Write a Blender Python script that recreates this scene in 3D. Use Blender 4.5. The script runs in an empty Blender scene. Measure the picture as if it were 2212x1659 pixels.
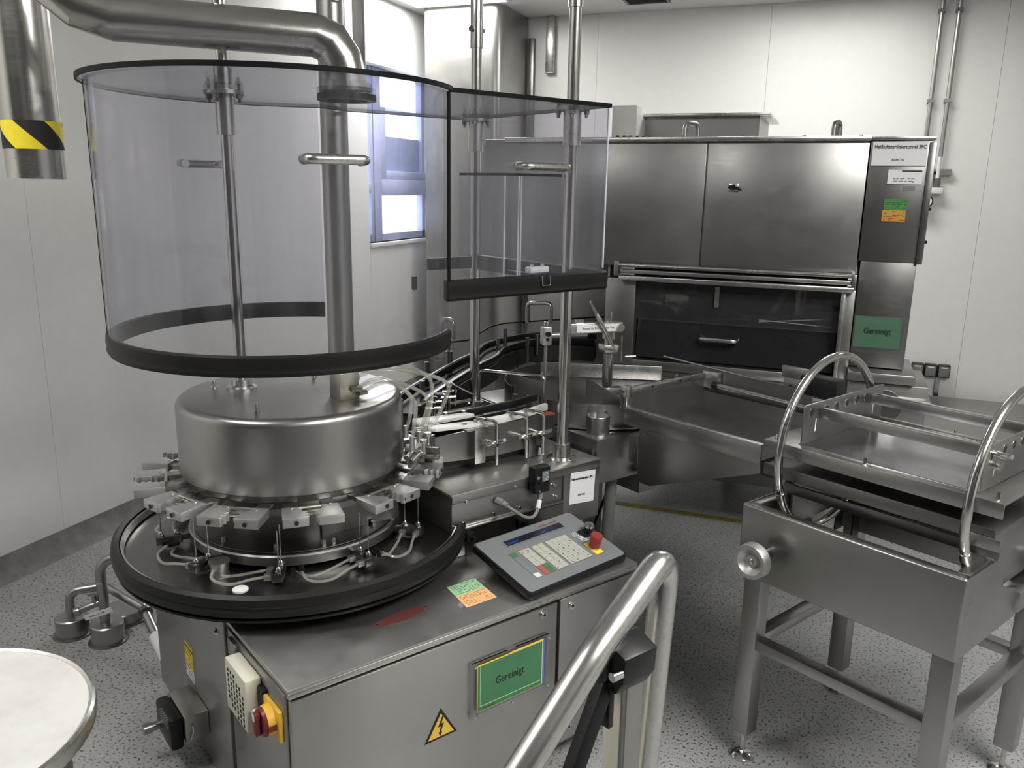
import bpy, bmesh, math, random
from mathutils import Vector, Matrix
R = math.radians
rnd = random.Random(7)
S = bpy.context.scene
COL = S.collection

# ------------------------------------------------------------------ camera, world, lights, exposure
cam_d = bpy.data.cameras.new('camera')
cam_d.sensor_width = 36.0
cam_d.lens = 36.0 * 1789.0 / 2212.0
cam_d.clip_start = 0.02
cam_d.clip_end = 60
cam = bpy.data.objects.new('camera', cam_d)
COL.objects.link(cam)
_M = Matrix(((0.932, 0.099, -0.349), (0.362, -0.210, 0.908), (0.016, -0.973, -0.232)))
_pitch = math.atan(426 / 1789.0); _roll = math.atan(0.0168); _yaw = R(21)
_up = Vector((math.sin(_roll) * math.cos(_pitch), -math.cos(_roll) * math.cos(_pitch), -math.sin(_pitch)))
_f = Vector((0, 0, 1)); _fh = (_f - _up * _f.dot(_up)).normalized()
_rt = _fh.cross(_up)
if _rt.x < 0: _rt = -_rt
_X = math.cos(_yaw) * _rt - math.sin(_yaw) * _fh
_Y = math.sin(_yaw) * _rt + math.cos(_yaw) * _fh
_M = Matrix((_X, _Y, _up))
_r = _M @ Vector((1, 0, 0)); _u = _M @ Vector((0, -1, 0)); _b = _M @ Vector((0, 0, -1))
cam.matrix_world = Matrix(((_r.x, _u.x, _b.x, 0), (_r.y, _u.y, _b.y, 0), (_r.z, _u.z, _b.z, 1.62), (0, 0, 0, 1)))
S.camera = cam

W = bpy.data.worlds.new('daylight'); S.world = W
W.use_nodes = True
W.node_tree.nodes['Background'].inputs[0].default_value = (0.86, 0.92, 1.0, 1)
W.node_tree.nodes['Background'].inputs[1].default_value = 4.0

LAMPS = [  # ceiling panels: x0,x1,y0,y1,strength
    (-3.0, -2.25, 5.02, 5.74, 26.0),
    (-0.75, 0.35, 5.05, 5.62, 18.0),
    (0.7, 1.9, 1.3, 1.9, 32.0),  # unseen panel added to light the floor by the trolley
    (-2.6, -1.4, 0.2, 0.8, 18.0),  # unseen panel added to lift the left wall and floor
    (1.9, 2.5, 4.7, 5.3, 5.0),
    (0.7, 1.9, 0.3, 0.9, 32.0),  # unseen twin of the trolley panel, added for floor and cabinet brightness
]
S.view_settings.view_transform = 'Standard'
S.view_settings.look = 'None'
S.view_settings.gamma = 1.0
S.view_settings.use_curve_mapping = False
S.view_settings.exposure = 0.2
try:
    S.cycles.transparent_max_bounces = 24
    S.cycles.max_bounces = 10
    S.cycles.sample_clamp_indirect = 4.0
except Exception:
    pass

# ------------------------------------------------------------------ materials
def newmat(name):
    m = bpy.data.materials.new(name); m.use_nodes = True
    nt = m.node_tree; nt.nodes.clear()
    out = nt.nodes.new('ShaderNodeOutputMaterial')
    return m, nt, out
def nd(nt, t, **kw):
    n = nt.nodes.new(t)
    for k, v in kw.items(): setattr(n, k, v)
    return n
def principled(nt, out, col, rough, metal=0.0, spec=None):
    p = nd(nt, 'ShaderNodeBsdfPrincipled')
    p.inputs['Base Color'].default_value = (*col, 1)
    p.inputs['Roughness'].default_value = rough
    p.inputs['Metallic'].default_value = metal
    if spec is not None: p.inputs['Specular IOR Level'].default_value = spec
    nt.links.new(p.outputs[0], out.inputs[0])
    return p
def coords(nt, scale=(1, 1, 1)):
    tc = nd(nt, 'ShaderNodeTexCoord'); mp = nd(nt, 'ShaderNodeMapping')
    mp.inputs['Scale'].default_value = scale
    nt.links.new(tc.outputs['Object'], mp.inputs[0]); return mp.outputs[0]
def noise(nt, co, scale, detail=3.0, rough=0.6):
    n = nd(nt, 'ShaderNodeTexNoise'); n.inputs['Scale'].default_value = scale
    n.inputs['Detail'].default_value = detail; n.inputs['Roughness'].default_value = rough
    nt.links.new(co, n.inputs['Vector']); return n.outputs['Fac']
def ramp(nt, fac, stops):
    r = nd(nt, 'ShaderNodeValToRGB'); e = r.color_ramp.elements
    while len(e) < len(stops): e.new(0.5)
    for i, (p, c) in enumerate(stops):
        e[i].position = p
        e[i].color = (c, c, c, 1) if isinstance(c, (int, float)) else (*c, 1)
    nt.links.new(fac, r.inputs[0]); return r.outputs[0]
def bump(nt, h, p, strength, dist=0.002):
    b = nd(nt, 'ShaderNodeBump'); b.inputs['Strength'].default_value = strength; b.inputs['Distance'].default_value = dist
    nt.links.new(h, b.inputs['Height']); nt.links.new(b.outputs[0], p.inputs['Normal'])
def steel(name, v=0.55, rough=0.3, streak=(1, 1, 14), tint=(1.0, 0.985, 0.95), blotch=0.35, bs=0.05):
    m, nt, out = newmat(name)
    c = [v * t for t in tint]
    p = principled(nt, out, c, rough, 1.0)
    f = noise(nt, coords(nt), 2.6, 3, 0.5)
    lo = [x * (1 - blotch * 0.6) for x in c]; hi = [min(1, x * (1 + blotch * 0.35)) for x in c]
    nt.links.new(ramp(nt, f, [(0.15, lo), (0.85, hi)]), p.inputs['Base Color'])
    g = noise(nt, coords(nt, streak), 22.0, 3)
    g2 = noise(nt, coords(nt), 6.0, 4, 0.6)
    mx = nd(nt, 'ShaderNodeMath', operation='MULTIPLY_ADD'); mx.inputs[1].default_value = 0.4; nt.links.new(g, mx.inputs[0])
    m6 = nd(nt, 'ShaderNodeMath', operation='MULTIPLY'); m6.inputs[1].default_value = 0.6; nt.links.new(g2, m6.inputs[0]); nt.links.new(m6.outputs[0], mx.inputs[2])
    nt.links.new(ramp(nt, mx.outputs[0], [(0.25, max(0.02, rough - 0.06)), (0.75, rough + 0.10)]), p.inputs['Roughness'])
    if bs: bump(nt, g, p, bs * 0.4, 0.001)
    return m
def plain(name, col, rough=0.5, metal=0.0, var=0.08, spec=None):
    m, nt, out = newmat(name)
    p = principled(nt, out, col, rough, metal, spec)
    f = noise(nt, coords(nt), 14.0, 3)
    nt.links.new(ramp(nt, f, [(0.25, [x * (1 - var) for x in col]), (0.75, [min(1, x * (1 + var)) for x in col])]), p.inputs['Base Color'])
    return m
def emit(name, col, s):
    m, nt, out = newmat(name)
    e = nd(nt, 'ShaderNodeEmission'); e.inputs[0].default_value = (*col, 1); e.inputs[1].default_value = s
    nt.links.new(e.outputs[0], out.inputs[0]); return m
def clear(name, tint=(0.93, 0.935, 0.95), haze=0.03, hazecol=(0.8, 0.8, 0.85), rough=0.03, ior=1.45, streaks=True):
    m, nt, out = newmat(name)
    tr = nd(nt, 'ShaderNodeBsdfTransparent'); tr.inputs[0].default_value = (*tint, 1)
    gl = nd(nt, 'ShaderNodeBsdfGlossy'); gl.inputs['Roughness'].default_value = rough
    lw = nd(nt, 'ShaderNodeLayerWeight'); lw.inputs[0].default_value = 0.5
    pw = nd(nt, 'ShaderNodeMath', operation='POWER'); pw.inputs[1].default_value = 5.0
    ma = nd(nt, 'ShaderNodeMath', operation='MULTIPLY_ADD'); ma.inputs[1].default_value = 0.7; ma.inputs[2].default_value = ((ior - 1) / (ior + 1)) ** 2
    nt.links.new(lw.outputs['Facing'], pw.inputs[0]); nt.links.new(pw.outputs[0], ma.inputs[0])
    m1 = nd(nt, 'ShaderNodeMixShader')
    nt.links.new(ma.outputs[0], m1.inputs[0]); nt.links.new(tr.outputs[0], m1.inputs[1]); nt.links.new(gl.outputs[0], m1.inputs[2])
    df = nd(nt, 'ShaderNodeBsdfDiffuse'); df.inputs[0].default_value = (*hazecol, 1)
    m2 = nd(nt, 'ShaderNodeMixShader')
    nt.links.new(m1.outputs[0], m2.inputs[1]); nt.links.new(df.outputs[0], m2.inputs[2])
    if streaks:
        f = noise(nt, coords(nt, (6, 6, 0.5)), 4.0, 5)
        nt.links.new(ramp(nt, f, [(0.35, haze * 0.3), (0.75, haze * 2.0)]), m2.inputs[0])
    else:
        m2.inputs[0].default_value = haze
    nt.links.new(m2.outputs[0], out.inputs[0])
    return m

M = {}
M['steel'] = steel('brushed_steel', 0.40, 0.31, bs=0)
M['steel_col'] = steel('dull_steel', 0.22, 0.34, (1, 1, 8), blotch=0.25, bs=0)
M['steel_h'] = steel('brushed_steel_across', 0.52, 0.32, (14, 14, 1), bs=0)
M['steel_top'] = steel('worn_steel_top', 0.50, 0.40, (1, 1, 1), blotch=0.25, bs=0)
M['steel_dark'] = steel('dark_steel', 0.22, 0.32, (1, 1, 1), bs=0)
M['steel_mirror'] = steel('tray_sheet_steel', 0.42, 0.15, (1, 1, 1), tint=(0.97, 0.98, 1.03), blotch=0.1, bs=0)
M['steel_tun'] = steel('tunnel_steel', 0.37, 0.34, (1, 1, 8), blotch=0.25, bs=0)
M['steel_bright'] = steel('satin_steel', 0.62, 0.25, (1, 1, 1), blotch=0.15, bs=0)
M['chrome'] = steel('polished_steel', 0.66, 0.15, (1, 1, 1), blotch=0.1, bs=0)
M['duct'] = steel('duct_sheet_steel', 0.55, 0.22, (1, 1, 6), tint=(1, 0.97, 0.92), blotch=0.45, bs=0.12)
M['alu'] = steel('milled_aluminium', 0.58, 0.45, (1, 1, 1), tint=(1, 1, 0.98), blotch=0.25)
M['rubber'] = plain('black_rubber', (0.010, 0.010, 0.010), 0.45, spec=0.25)
M['black'] = plain('black_plastic', (0.010, 0.010, 0.011), 0.38, spec=0.3)
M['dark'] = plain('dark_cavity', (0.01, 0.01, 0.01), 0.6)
M['darkdoor'] = plain('smoked_door', (0.014, 0.014, 0.015), 0.18)
M['wall'] = plain('white_wall_panel', (0.74, 0.735, 0.715), 0.35, var=0.02)
M['joint'] = plain('panel_joint', (0.66, 0.66, 0.64), 0.6)
M['ceiling'] = plain('white_ceiling', (0.72, 0.72, 0.70), 0.5, var=0.02)
M['white'] = plain('white_plastic', (0.72, 0.72, 0.70), 0.4)
M['cream'] = plain('cream_plastic', (0.62, 0.60, 0.50), 0.45, var=0.03)
M['paper'] = plain('white_paper', (0.75, 0.75, 0.75), 0.7, var=0.02)
M['ink'] = plain('black_ink', (0.01, 0.01, 0.01), 0.7)
M['red'] = plain('red_plastic', (0.27, 0.035, 0.026), 0.4)
M['darkred'] = plain('dark_red_plastic', (0.15, 0.018, 0.02), 0.4)
M['redink'] = plain('red_ink', (0.4, 0.06, 0.05), 0.6)
M['yellow'] = plain('yellow_plastic', (0.85, 0.68, 0.03), 0.45)
M['amber'] = plain('amber_plastic', (0.85, 0.50, 0.06), 0.4)
M['tri'] = plain('warning_yellow', (0.75, 0.48, 0.07), 0.5)
M['green'] = plain('green_card', (0.055, 0.185, 0.088), 0.6)
M['ltgreen'] = plain('pale_green_print', (0.36, 0.62, 0.36), 0.65)
M['orange'] = plain('pale_orange_print', (0.83, 0.50, 0.22), 0.65)
M['dimgreen'] = plain('green_print', (0.06, 0.22, 0.05), 0.65)
M['dimorange'] = plain('orange_print', (0.50, 0.26, 0.03), 0.65)
M['oval'] = plain('maroon_plate', (0.10, 0.036, 0.032), 0.4)
M['floor_yellow'] = plain('shaded_floor_yellow', (0.22, 0.17, 0.015), 0.6, var=0.3)  # yellow darkened in the colour for the shade under the tunnel
M['dim_wall'] = plain('darkened_front_wall', (0.045, 0.045, 0.045), 0.3)  # unseen front wall, made dark so the steel reflects less light
M['tape'] = plain('orange_tape', (0.32, 0.07, 0.035), 0.5)
M['blue'] = plain('blue_card', (0.08, 0.16, 0.60), 0.6)
M['panel'] = plain('grey_faceplate', (0.185, 0.19, 0.20), 0.4, var=0.03)
M['panel2'] = plain('grey_print', (0.14, 0.145, 0.15), 0.4)
M['key'] = plain('key_cream', (0.44, 0.45, 0.385), 0.5, var=0.04)
M['keyred'] = plain('key_red', (0.40, 0.09, 0.08), 0.5)
M['keygreen'] = plain('key_green', (0.05, 0.18, 0.07), 0.5)
M['display'] = plain('display_glass', (0.004, 0.006, 0.018), 0.35)
M['glow'] = emit('display_digits', (0.04, 0.18, 0.9), 0.45)
M['grey'] = plain('grey_cable', (0.22, 0.22, 0.21), 0.5)
M['winframe'] = plain('backlit_window_frame', (0.42, 0.46, 0.66), 0.4)  # lavender base colour carries the backlit look of the frame
M['brass'] = plain('nickel_fitting', (0.50, 0.48, 0.42), 0.28, 1.0)
M['acrylic'] = clear('acrylic_sheet', (0.905, 0.905, 0.93), 0.016)
M['acrylic2'] = clear('small_acrylic', (0.93, 0.93, 0.94), 0.02, streaks=False)
M['edge'] = plain('acrylic_edge', (0.008, 0.008, 0.009), 0.5, spec=0.1)
M['edgelight'] = plain('acrylic_edge_light', (0.55, 0.56, 0.60), 0.25)
M['tubing'] = clear('clear_tubing', (0.90, 0.90, 0.87), 0.17, (0.80, 0.79, 0.74), 0.12, 2.2, streaks=False)
M['pane'] = clear('window_pane', (0.97, 0.98, 1.0), 0.0, streaks=False)
M['lamp_frame'] = plain('lamp_frame', (0.7, 0.7, 0.7), 0.4)
M['grime'] = plain('floor_cove', (0.16, 0.16, 0.15), 0.6, var=0.3)

def floor_mat():
    m, nt, out = newmat('speckled_vinyl')
    p = principled(nt, out, (0.4, 0.4, 0.4), 0.42)
    co = coords(nt)
    big = noise(nt, co, 1.3, 4)
    base = ramp(nt, big, [(0.3, (0.25, 0.252, 0.243)), (0.7, (0.345, 0.347, 0.345))])
    sp = noise(nt, co, 110.0, 2, 0.5)
    spk = ramp(nt, sp, [(0.36, 0.25), (0.44, 1.0)])
    sp2 = noise(nt, co, 40.0, 6, 0.7)
    spk2 = ramp(nt, sp2, [(0.30, 0.55), (0.40, 1.0)])
    a = nd(nt, 'ShaderNodeMix', data_type='RGBA', blend_type='MULTIPLY'); a.inputs[0].default_value = 1
    b = nd(nt, 'ShaderNodeMix', data_type='RGBA', blend_type='MULTIPLY'); b.inputs[0].default_value = 1
    nt.links.new(base, a.inputs[6]); nt.links.new(spk, a.inputs[7])
    nt.links.new(a.outputs[2], b.inputs[6]); nt.links.new(spk2, b.inputs[7])
    nt.links.new(b.outputs[2], p.inputs['Base Color'])
    bump(nt, sp2, p, 0.15, 0.001)
    return m
M['floor'] = floor_mat()
def drumlid_mat():
    m, nt, out = newmat('white_lid')
    p = principled(nt, out, (0.8, 0.79, 0.75), 0.55)
    f = noise(nt, coords(nt), 9.0, 5)
    nt.links.new(ramp(nt, f, [(0.3, (0.50, 0.49, 0.46)), (0.6, (0.60, 0.59, 0.565))]), p.inputs['Base Color'])
    return m
M['lid'] = drumlid_mat()

# ------------------------------------------------------------------ mesh builder
class MB:
    def __init__(s): s.v = []; s.f = []
    def add(s, vs, fs):
        o = len(s.v); s.v += [tuple(x) for x in vs]; s.f += [tuple(i + o for i in f) for f in fs]; return s
    def box(s, x0, x1, y0, y1, z0, z1):
        vs = [(x, y, z) for z in (z0, z1) for y in (y0, y1) for x in (x0, x1)]
        return s.add(vs, [(0, 2, 3, 1), (4, 5, 7, 6), (0, 1, 5, 4), (2, 6, 7, 3), (0, 4, 6, 2), (1, 3, 7, 5)])
    def obox(s, c, ax, ay, az, hx, hy, hz):
        c = Vector(c); ax = Vector(ax).normalized(); ay = Vector(ay).normalized(); az = Vector(az).normalized()
        vs = [c + ax * x * hx + ay * y * hy + az * z * hz for z in (-1, 1) for y in (-1, 1) for x in (-1, 1)]
        return s.add(vs, [(0, 2, 3, 1), (4, 5, 7, 6), (0, 1, 5, 4), (2, 6, 7, 3), (0, 4, 6, 2), (1, 3, 7, 5)])
    def cyl(s, p0, p1, r0, r1=None, n=20):
        p0 = Vector(p0); p1 = Vector(p1); r1 = r0 if r1 is None else r1
        d = (p1 - p0).normalized(); a = d.orthogonal().normalized(); b = d.cross(a)
        vs = []
        for p, r in ((p0, r0), (p1, r1)):
            vs += [p + (a * math.cos(2 * math.pi * i / n) + b * math.sin(2 * math.pi * i / n)) * r for i in range(n)]
        fs = [(i, (i + 1) % n, n + (i + 1) % n, n + i) for i in range(n)]
        fs += [tuple(reversed(range(n))), tuple(range(n, 2 * n))]
        return s.add(vs, fs)
    def sweep(s, pts, r, n=12, closed=False, caps=True):
        pts = [Vector(p) for p in pts]; m = len(pts)
        rs = r if isinstance(r, (list, tuple)) else [r] * m
        T = []
        for i in range(m):
            if closed: t = pts[(i + 1) % m] - pts[i - 1]
            else: t = pts[min(i + 1, m - 1)] - pts[max(i - 1, 0)]
            T.append(t.normalized())
        nrm = T[0].orthogonal().normalized(); vs = []
        for i in range(m):
            if i: nrm = (nrm - T[i] * nrm.dot(T[i])).normalized()
            b = T[i].cross(nrm)
            vs += [pts[i] + (nrm * math.cos(2 * math.pi * k / n) + b * math.sin(2 * math.pi * k / n)) * rs[i] for k in range(n)]
        fs = []
        for i in range(m if closed else m - 1):
            j = (i + 1) % m
            fs += [(i * n + k, i * n + (k + 1) % n, j * n + (k + 1) % n, j * n + k) for k in range(n)]
        if caps and not closed:
            fs += [tuple(reversed(range(n))), tuple(range((m - 1) * n, m * n))]
        return s.add(vs, fs)
    def tube(s, pts, r, bend=0.03, n=12, seg=6):
        return s.sweep(fillet(pts, bend, seg), r, n)
    def lathe(s, prof, c=(0, 0, 0), n=48, a0=0.0, a1=2 * math.pi, closed_prof=False):
        c = Vector(c); full = abs(a1 - a0 - 2 * math.pi) < 1e-6
        k = len(prof); m = n if full else n + 1; vs = []
        for i in range(m):
            a = a0 + (a1 - a0) * i / n
            vs += [c + Vector((r * math.cos(a), r * math.sin(a), z)) for r, z in prof]
        fs = []
        for i in range(n):
            j = (i + 1) % m
            for q in range(k if closed_prof else k - 1):
                w = (q + 1) % k
                fs.append((i * k + q, j * k + q, j * k + w, i * k + w))
        if closed_prof and not full:
            fs += [tuple(range(k)), tuple(reversed(range((m - 1) * k, m * k)))]
        return s.add(vs, fs)
    def prism(s, poly, o, ax, ay, d):
        o = Vector(o); ax = Vector(ax); ay = Vector(ay); d = Vector(d); n = len(poly)
        vs = [o + ax * x + ay * y for x, y in poly]; vs += [v + d for v in vs]
        fs = [tuple(reversed(range(n))), tuple(range(n, 2 * n))]
        fs += [(i, (i + 1) % n, n + (i + 1) % n, n + i) for i in range(n)]
        return s.add(vs, fs)
    def strip(s, pts, h0, h1, th):
        """a bent vertical sheet: plan polyline pts, from z=h0 to h1, thickness th"""
        P = [Vector((p[0], p[1], 0)) for p in pts]; m = len(P); vs = []
        for i in range(m):
            t = (P[min(i + 1, m - 1)] - P[max(i - 1, 0)]).normalized(); nn = Vector((-t.y, t.x, 0)) * th / 2
            za = h0[i] if isinstance(h0, (list, tuple)) else h0
            zb = h1[i] if isinstance(h1, (list, tuple)) else h1
            for q, z in ((P[i] + nn, za), (P[i] + nn, zb), (P[i] - nn, zb), (P[i] - nn, za)):
                vs.append((q.x, q.y, z))
        fs = []
        for i in range(m - 1):
            for k in range(4):
                l = (k + 1) % 4
                fs.append((i * 4 + k, i * 4 + l, (i + 1) * 4 + l, (i + 1) * 4 + k))
        fs += [(3, 2, 1, 0), tuple(range((m - 1) * 4, m * 4))]
        return s.add(vs, fs)
    def mesh(s, name, bevel=0.0, angle=35, seg=2):
        bm = bmesh.new()
        bv = [bm.verts.new(v) for v in s.v]
        for f in s.f:
            try: bm.faces.new([bv[i] for i in f])
            except ValueError: pass
        for v in [v for v in bm.verts if not v.link_faces]: bm.verts.remove(v)
        bmesh.ops.recalc_face_normals(bm, faces=bm.faces)
        if bevel:
            es = [e for e in bm.edges if len(e.link_faces) == 2 and e.calc_face_angle(0) > R(angle)]
            bmesh.ops.bevel(bm, geom=es, offset=bevel, segments=seg, profile=0.5, affect='EDGES', clamp_overlap=True)
        me = bpy.data.meshes.new(name)
        bm.to_mesh(me); bm.free()
        for p in me.polygons: p.use_smooth = True
        me.set_sharp_from_angle(angle=R(angle))
        return me

def fillet(pts, rad, seg=6):
    pts = [Vector(p) for p in pts]; out = [pts[0]]
    for i in range(1, len(pts) - 1):
        a, b, c = pts[i - 1], pts[i], pts[i + 1]
        u = (a - b); w = (c - b); lu, lw = u.length, w.length
        u.normalize(); w.normalize()
        ang = u.angle(w)
        rr = rad[i] if isinstance(rad, dict) else rad
        d = min(rr / max(math.tan(ang / 2), 1e-4), lu * 0.48, lw * 0.48)
        p0 = b + u * d; p1 = b + w * d
        for k in range(seg + 1):
            t = k / seg
            out.append(p0.lerp(b, t).lerp(b.lerp(p1, t), t))
    out.append(pts[-1]); return out
def smooth_path(pts, k=6):
    """Catmull-Rom through the points"""
    P = [Vector(p) for p in pts]; P = [2 * P[0] - P[1]] + P + [2 * P[-1] - P[-2]]; out = []
    for i in range(1, len(P) - 2):
        for j in range(k):
            t = j / k; a, b, c, d = P[i - 1], P[i], P[i + 1], P[i + 2]
            out.append(0.5 * ((2 * b) + (c - a) * t + (2 * a - 5 * b + 4 * c - d) * t * t + (3 * b - a - 3 * c + d) * t ** 3))
    out.append(P[-2]); return out

def add(name, mb, mat, parent=None, bevel=0.0, angle=35, label=None, seg=2):
    me = mb.mesh(name, bevel, angle, seg) if isinstance(mb, MB) else mb
    if isinstance(mb, MB): me.materials.append(M[mat])
    o = bpy.data.objects.new(name, me); COL.objects.link(o)
    if parent is not None: o.parent = parent
    if label: o['label'] = label
    return o
def thing(name, label, cat, loc=(0, 0, 0), rot=0.0, group=None):
    o = bpy.data.objects.new(name, None); COL.objects.link(o)
    o.empty_display_size = 0.1
    o.location = loc; o.rotation_euler = (0, 0, rot)
    return tag(o, label, cat, group)
def tag(o, label, cat, group=None):
    o['label'] = label; o['category'] = cat
    if group: o['group'] = group
    return o
def structure(name, mb, mat, parent=None, bevel=0.0):
    o = add(name, mb, mat, parent, bevel)
    if parent is None: o['kind'] = 'structure'
    return o
def copy_tree(o, parent=None):
    c = o.copy(); COL.objects.link(c)
    if parent is not None: c.parent = parent
    for ch in list(o.children): copy_tree(ch, c)
    return c
def text(parent, body, size, o, right, up, mat='ink', align='LEFT', name='lettering', stretch=1.0, bold=0.0, fit=None):
    cu = bpy.data.curves.new(name, 'FONT'); cu.body = body; cu.size = size; cu.align_x = align
    cu.extrude = 0.0002; cu.offset = bold
    cu.materials.append(M[mat])
    ob = bpy.data.objects.new(name, cu); COL.objects.link(ob); ob.parent = parent
    r = Vector(right).normalized(); u = Vector(up).normalized(); n = r.cross(u)
    mt = Matrix(((r.x, u.x, n.x, o[0]), (r.y, u.y, n.y, o[1]), (r.z, u.z, n.z, o[2]), (0, 0, 0, 1)))
    me = bpy.data.meshes.new_from_object(ob)
    if fit:
        xs = [v.co.x for v in me.vertices]; stretch = fit / max(1e-6, max(xs) - min(xs))
    ml = mt @ Matrix.Diagonal((stretch, 1, 1, 1))
    bpy.data.objects.remove(ob)
    if not me.materials: me.materials.append(M[mat])
    ob = bpy.data.objects.new(name, me); COL.objects.link(ob); ob.parent = parent
    ob.matrix_local = ml
    return ob
def print_lines(parent, o, right, up, w, h, n, mat='ink', th=0.0012, seed=1, name='printed_lines'):
    """rows of small dark dashes that stand for print too small to read"""
    q = random.Random(seed); r = Vector(right).normalized(); u = Vector(up).normalized(); nn = r.cross(u)
    mb = MB(); o = Vector(o)
    for i in range(n):
        y = h * (1 - (i + 0.5) / n); x = 0.0
        while x < w * 0.92:
            l = q.uniform(0.06, 0.3) * w; l = min(l, w - x)
            if q.random() < 0.72:
                c = o + r * (x + l / 2) + u * y
                mb.obox(c, r, u, nn, l / 2 * 0.88, th / 2, 0.0002)
            x += l + 0.03 * w
    ob = add(name, mb, mat, parent); ob['kind'] = 'stuff'; return ob
def bolt(parent, p, d, r=0.007, h=0.006, mat='chrome', name='bolt', n=6):
    p = Vector(p); d = Vector(d).normalized()
    return add(name, MB().cyl(p, p + d * h, r, r * 0.92, n), mat, parent)
# ------------------------------------------------------------------ the room
CZ = 2.87
XL, XR, YF, YB = -3.09, 4.2, -1.35, 6.35
structure('floor', MB().box(XL - 0.2, XR + 0.2, YF - 0.2, YB + 0.2, -0.06, 0.0), 'floor')
structure('ceiling', MB().box(XL - 0.2, XR + 0.2, YF - 0.2, YB + 0.2, CZ, CZ + 0.06), 'ceiling')
WY0, WY1, WZ0, WZ1 = 5.19, 6.24, 1.21, 2.43
wl = MB()
wl.box(XL - 0.16, XL - 0.012, YF, WY0, 0, CZ); wl.box(XL - 0.16, XL - 0.012, WY1, YB + 0.16, 0, CZ)
wl.box(XL - 0.16, XL - 0.012, WY0, WY1, 0, WZ0); wl.box(XL - 0.16, XL - 0.012, WY0, WY1, WZ1, CZ)
wall_left = structure('wall_left', wl, 'joint')
g = 0.0008
def wpanel(parent, a, b, z0, z1, side):
    if side == 'l': mb = MB().box(XL - 0.012, XL, a + g, b - g, z0 + g, z1 - g)
    elif side == 'b': mb = MB().box(a + g, b - g, YB, YB + 0.012, z0 + g, z1 - g)
    elif side == 'r': mb = MB().box(XR, XR + 0.012, a + g, b - g, z0 + g, z1 - g)
    else: mb = MB().box(a + g, b - g, YF - 0.012, YF, z0 + g, z1 - g)
    return add('wall_panel', mb, 'dim_wall' if side == 'f' else 'wall', parent)
for a, b in ((-1.35, -0.1), (-0.1, 1.2), (1.2, 2.5), (2.5, 3.8), (3.8, 5.19)):
    wpanel(wall_left, a, b, 0, CZ, 'l')
wpanel(wall_left, WY0, WY1, 0, WZ0, 'l'); wpanel(wall_left, WY0, WY1, WZ1, CZ, 'l'); wpanel(wall_left, WY1, YB, 0, CZ, 'l')
wall_back = structure('wall_back', MB().box(XL, XR + 0.16, YB + 0.012, YB + 0.16, 0, CZ), 'joint')
for a, b in ((-3.09, -1.8), (-1.8, -0.57), (-0.57, 0.87), (0.87, 2.1), (2.1, 3.3), (3.3, 4.2)):
    wpanel(wall_back, a, b, 0, CZ, 'b')
wall_right = structure('wall_right', MB().box(XR + 0.012, XR + 0.16, YF, YB, 0, CZ), 'joint')
for i in range(6): wpanel(wall_right, YF + i * 1.28, min(YB, YF + (i + 1) * 1.28), 0, CZ, 'r')
wall_front = structure('wall_front', MB().box(XL, XR, YF - 0.16, YF - 0.012, 0, CZ), 'joint')
for i in range(6): wpanel(wall_front, XL + i * 1.215, min(XR, XL + (i + 1) * 1.215), 0, CZ, 'f')
# coved vinyl skirting
structure('baseboard_left', MB().prism([(0, 0.0), (0.06, 0.0), (0.02, 0.035), (0.004, 0.10), (0, 0.10)], (XL + 0.0005, YF, 0.0005), (1, 0, 0), (0, 0, 1), (0, YB - YF, 0)), 'grime')
structure('baseboard_back', MB().prism([(0, 0.0), (0.05, 0.0), (0.03, 0.03), (0.03, 0.20), (0, 0.215)], (XL + 0.07, YB - 0.0005, 0.0005), (0, -1, 0), (0, 0, 1), (XR - XL - 0.07, 0, 0)), 'grime')
structure('trim_1', MB().box(-1.9, 0.05, 4.03, 4.075, 0.0003, 0.0016), 'floor_yellow')

# window in the left wall
win = structure('window_1', MB().box(XL - 0.15, XL - 0.10, WY0, WY1, WZ0, WZ0 + 0.05).box(XL - 0.15, XL - 0.10, WY0, WY1, WZ1 - 0.05, WZ1)
                .box(XL - 0.15, XL - 0.10, WY0, WY0 + 0.05, WZ0, WZ1).box(XL - 0.15, XL - 0.10, WY1 - 0.05, WY1, WZ0, WZ1), 'winframe')
structure('mullion', MB().box(XL - 0.14, XL - 0.085, 5.37, 5.52, WZ0, WZ1).box(XL - 0.085, XL - 0.075, 5.40, 5.49, WZ0, WZ1), 'winframe', win, 0.004)
structure('transom', MB().box(XL - 0.14, XL - 0.085, WY0, 5.37, 1.56, 1.625), 'winframe', win, 0.004)
structure('transom', MB().box(XL - 0.14, XL - 0.085, 5.52, WY1, 1.54, 1.66), 'winframe', win, 0.004)
structure('sash_frame', MB().box(XL - 0.135, XL - 0.09, 5.52, 5.60, 1.66, WZ1).box(XL - 0.135, XL - 0.09, 5.60, WY1, 1.66, 1.72), 'winframe', win, 0.004)
structure('bluish_sheet', MB().box(XL - 0.132, XL - 0.125, 5.62, WY1 - 0.05, 1.72, 1.97), 'winframe', win)  # bluish sheet outside the lower part of the right pane
for a, b, c, d in ((WY0 + 0.05, 5.37, 1.26, 1.56), (WY0 + 0.05, 5.37, 1.625, 2.38), (5.52, WY1 - 0.05, 1.26, 1.54), (5.60, WY1 - 0.05, 1.72, 2.38)):
    structure('pane', MB().box(XL - 0.122, XL - 0.118, a, b, c, d), 'pane', win)
structure('window_sill', MB().box(XL - 0.10, XL + 0.012, WY0, WY1, WZ0 - 0.03, WZ0), 'wall', win, 0.003)

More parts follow.
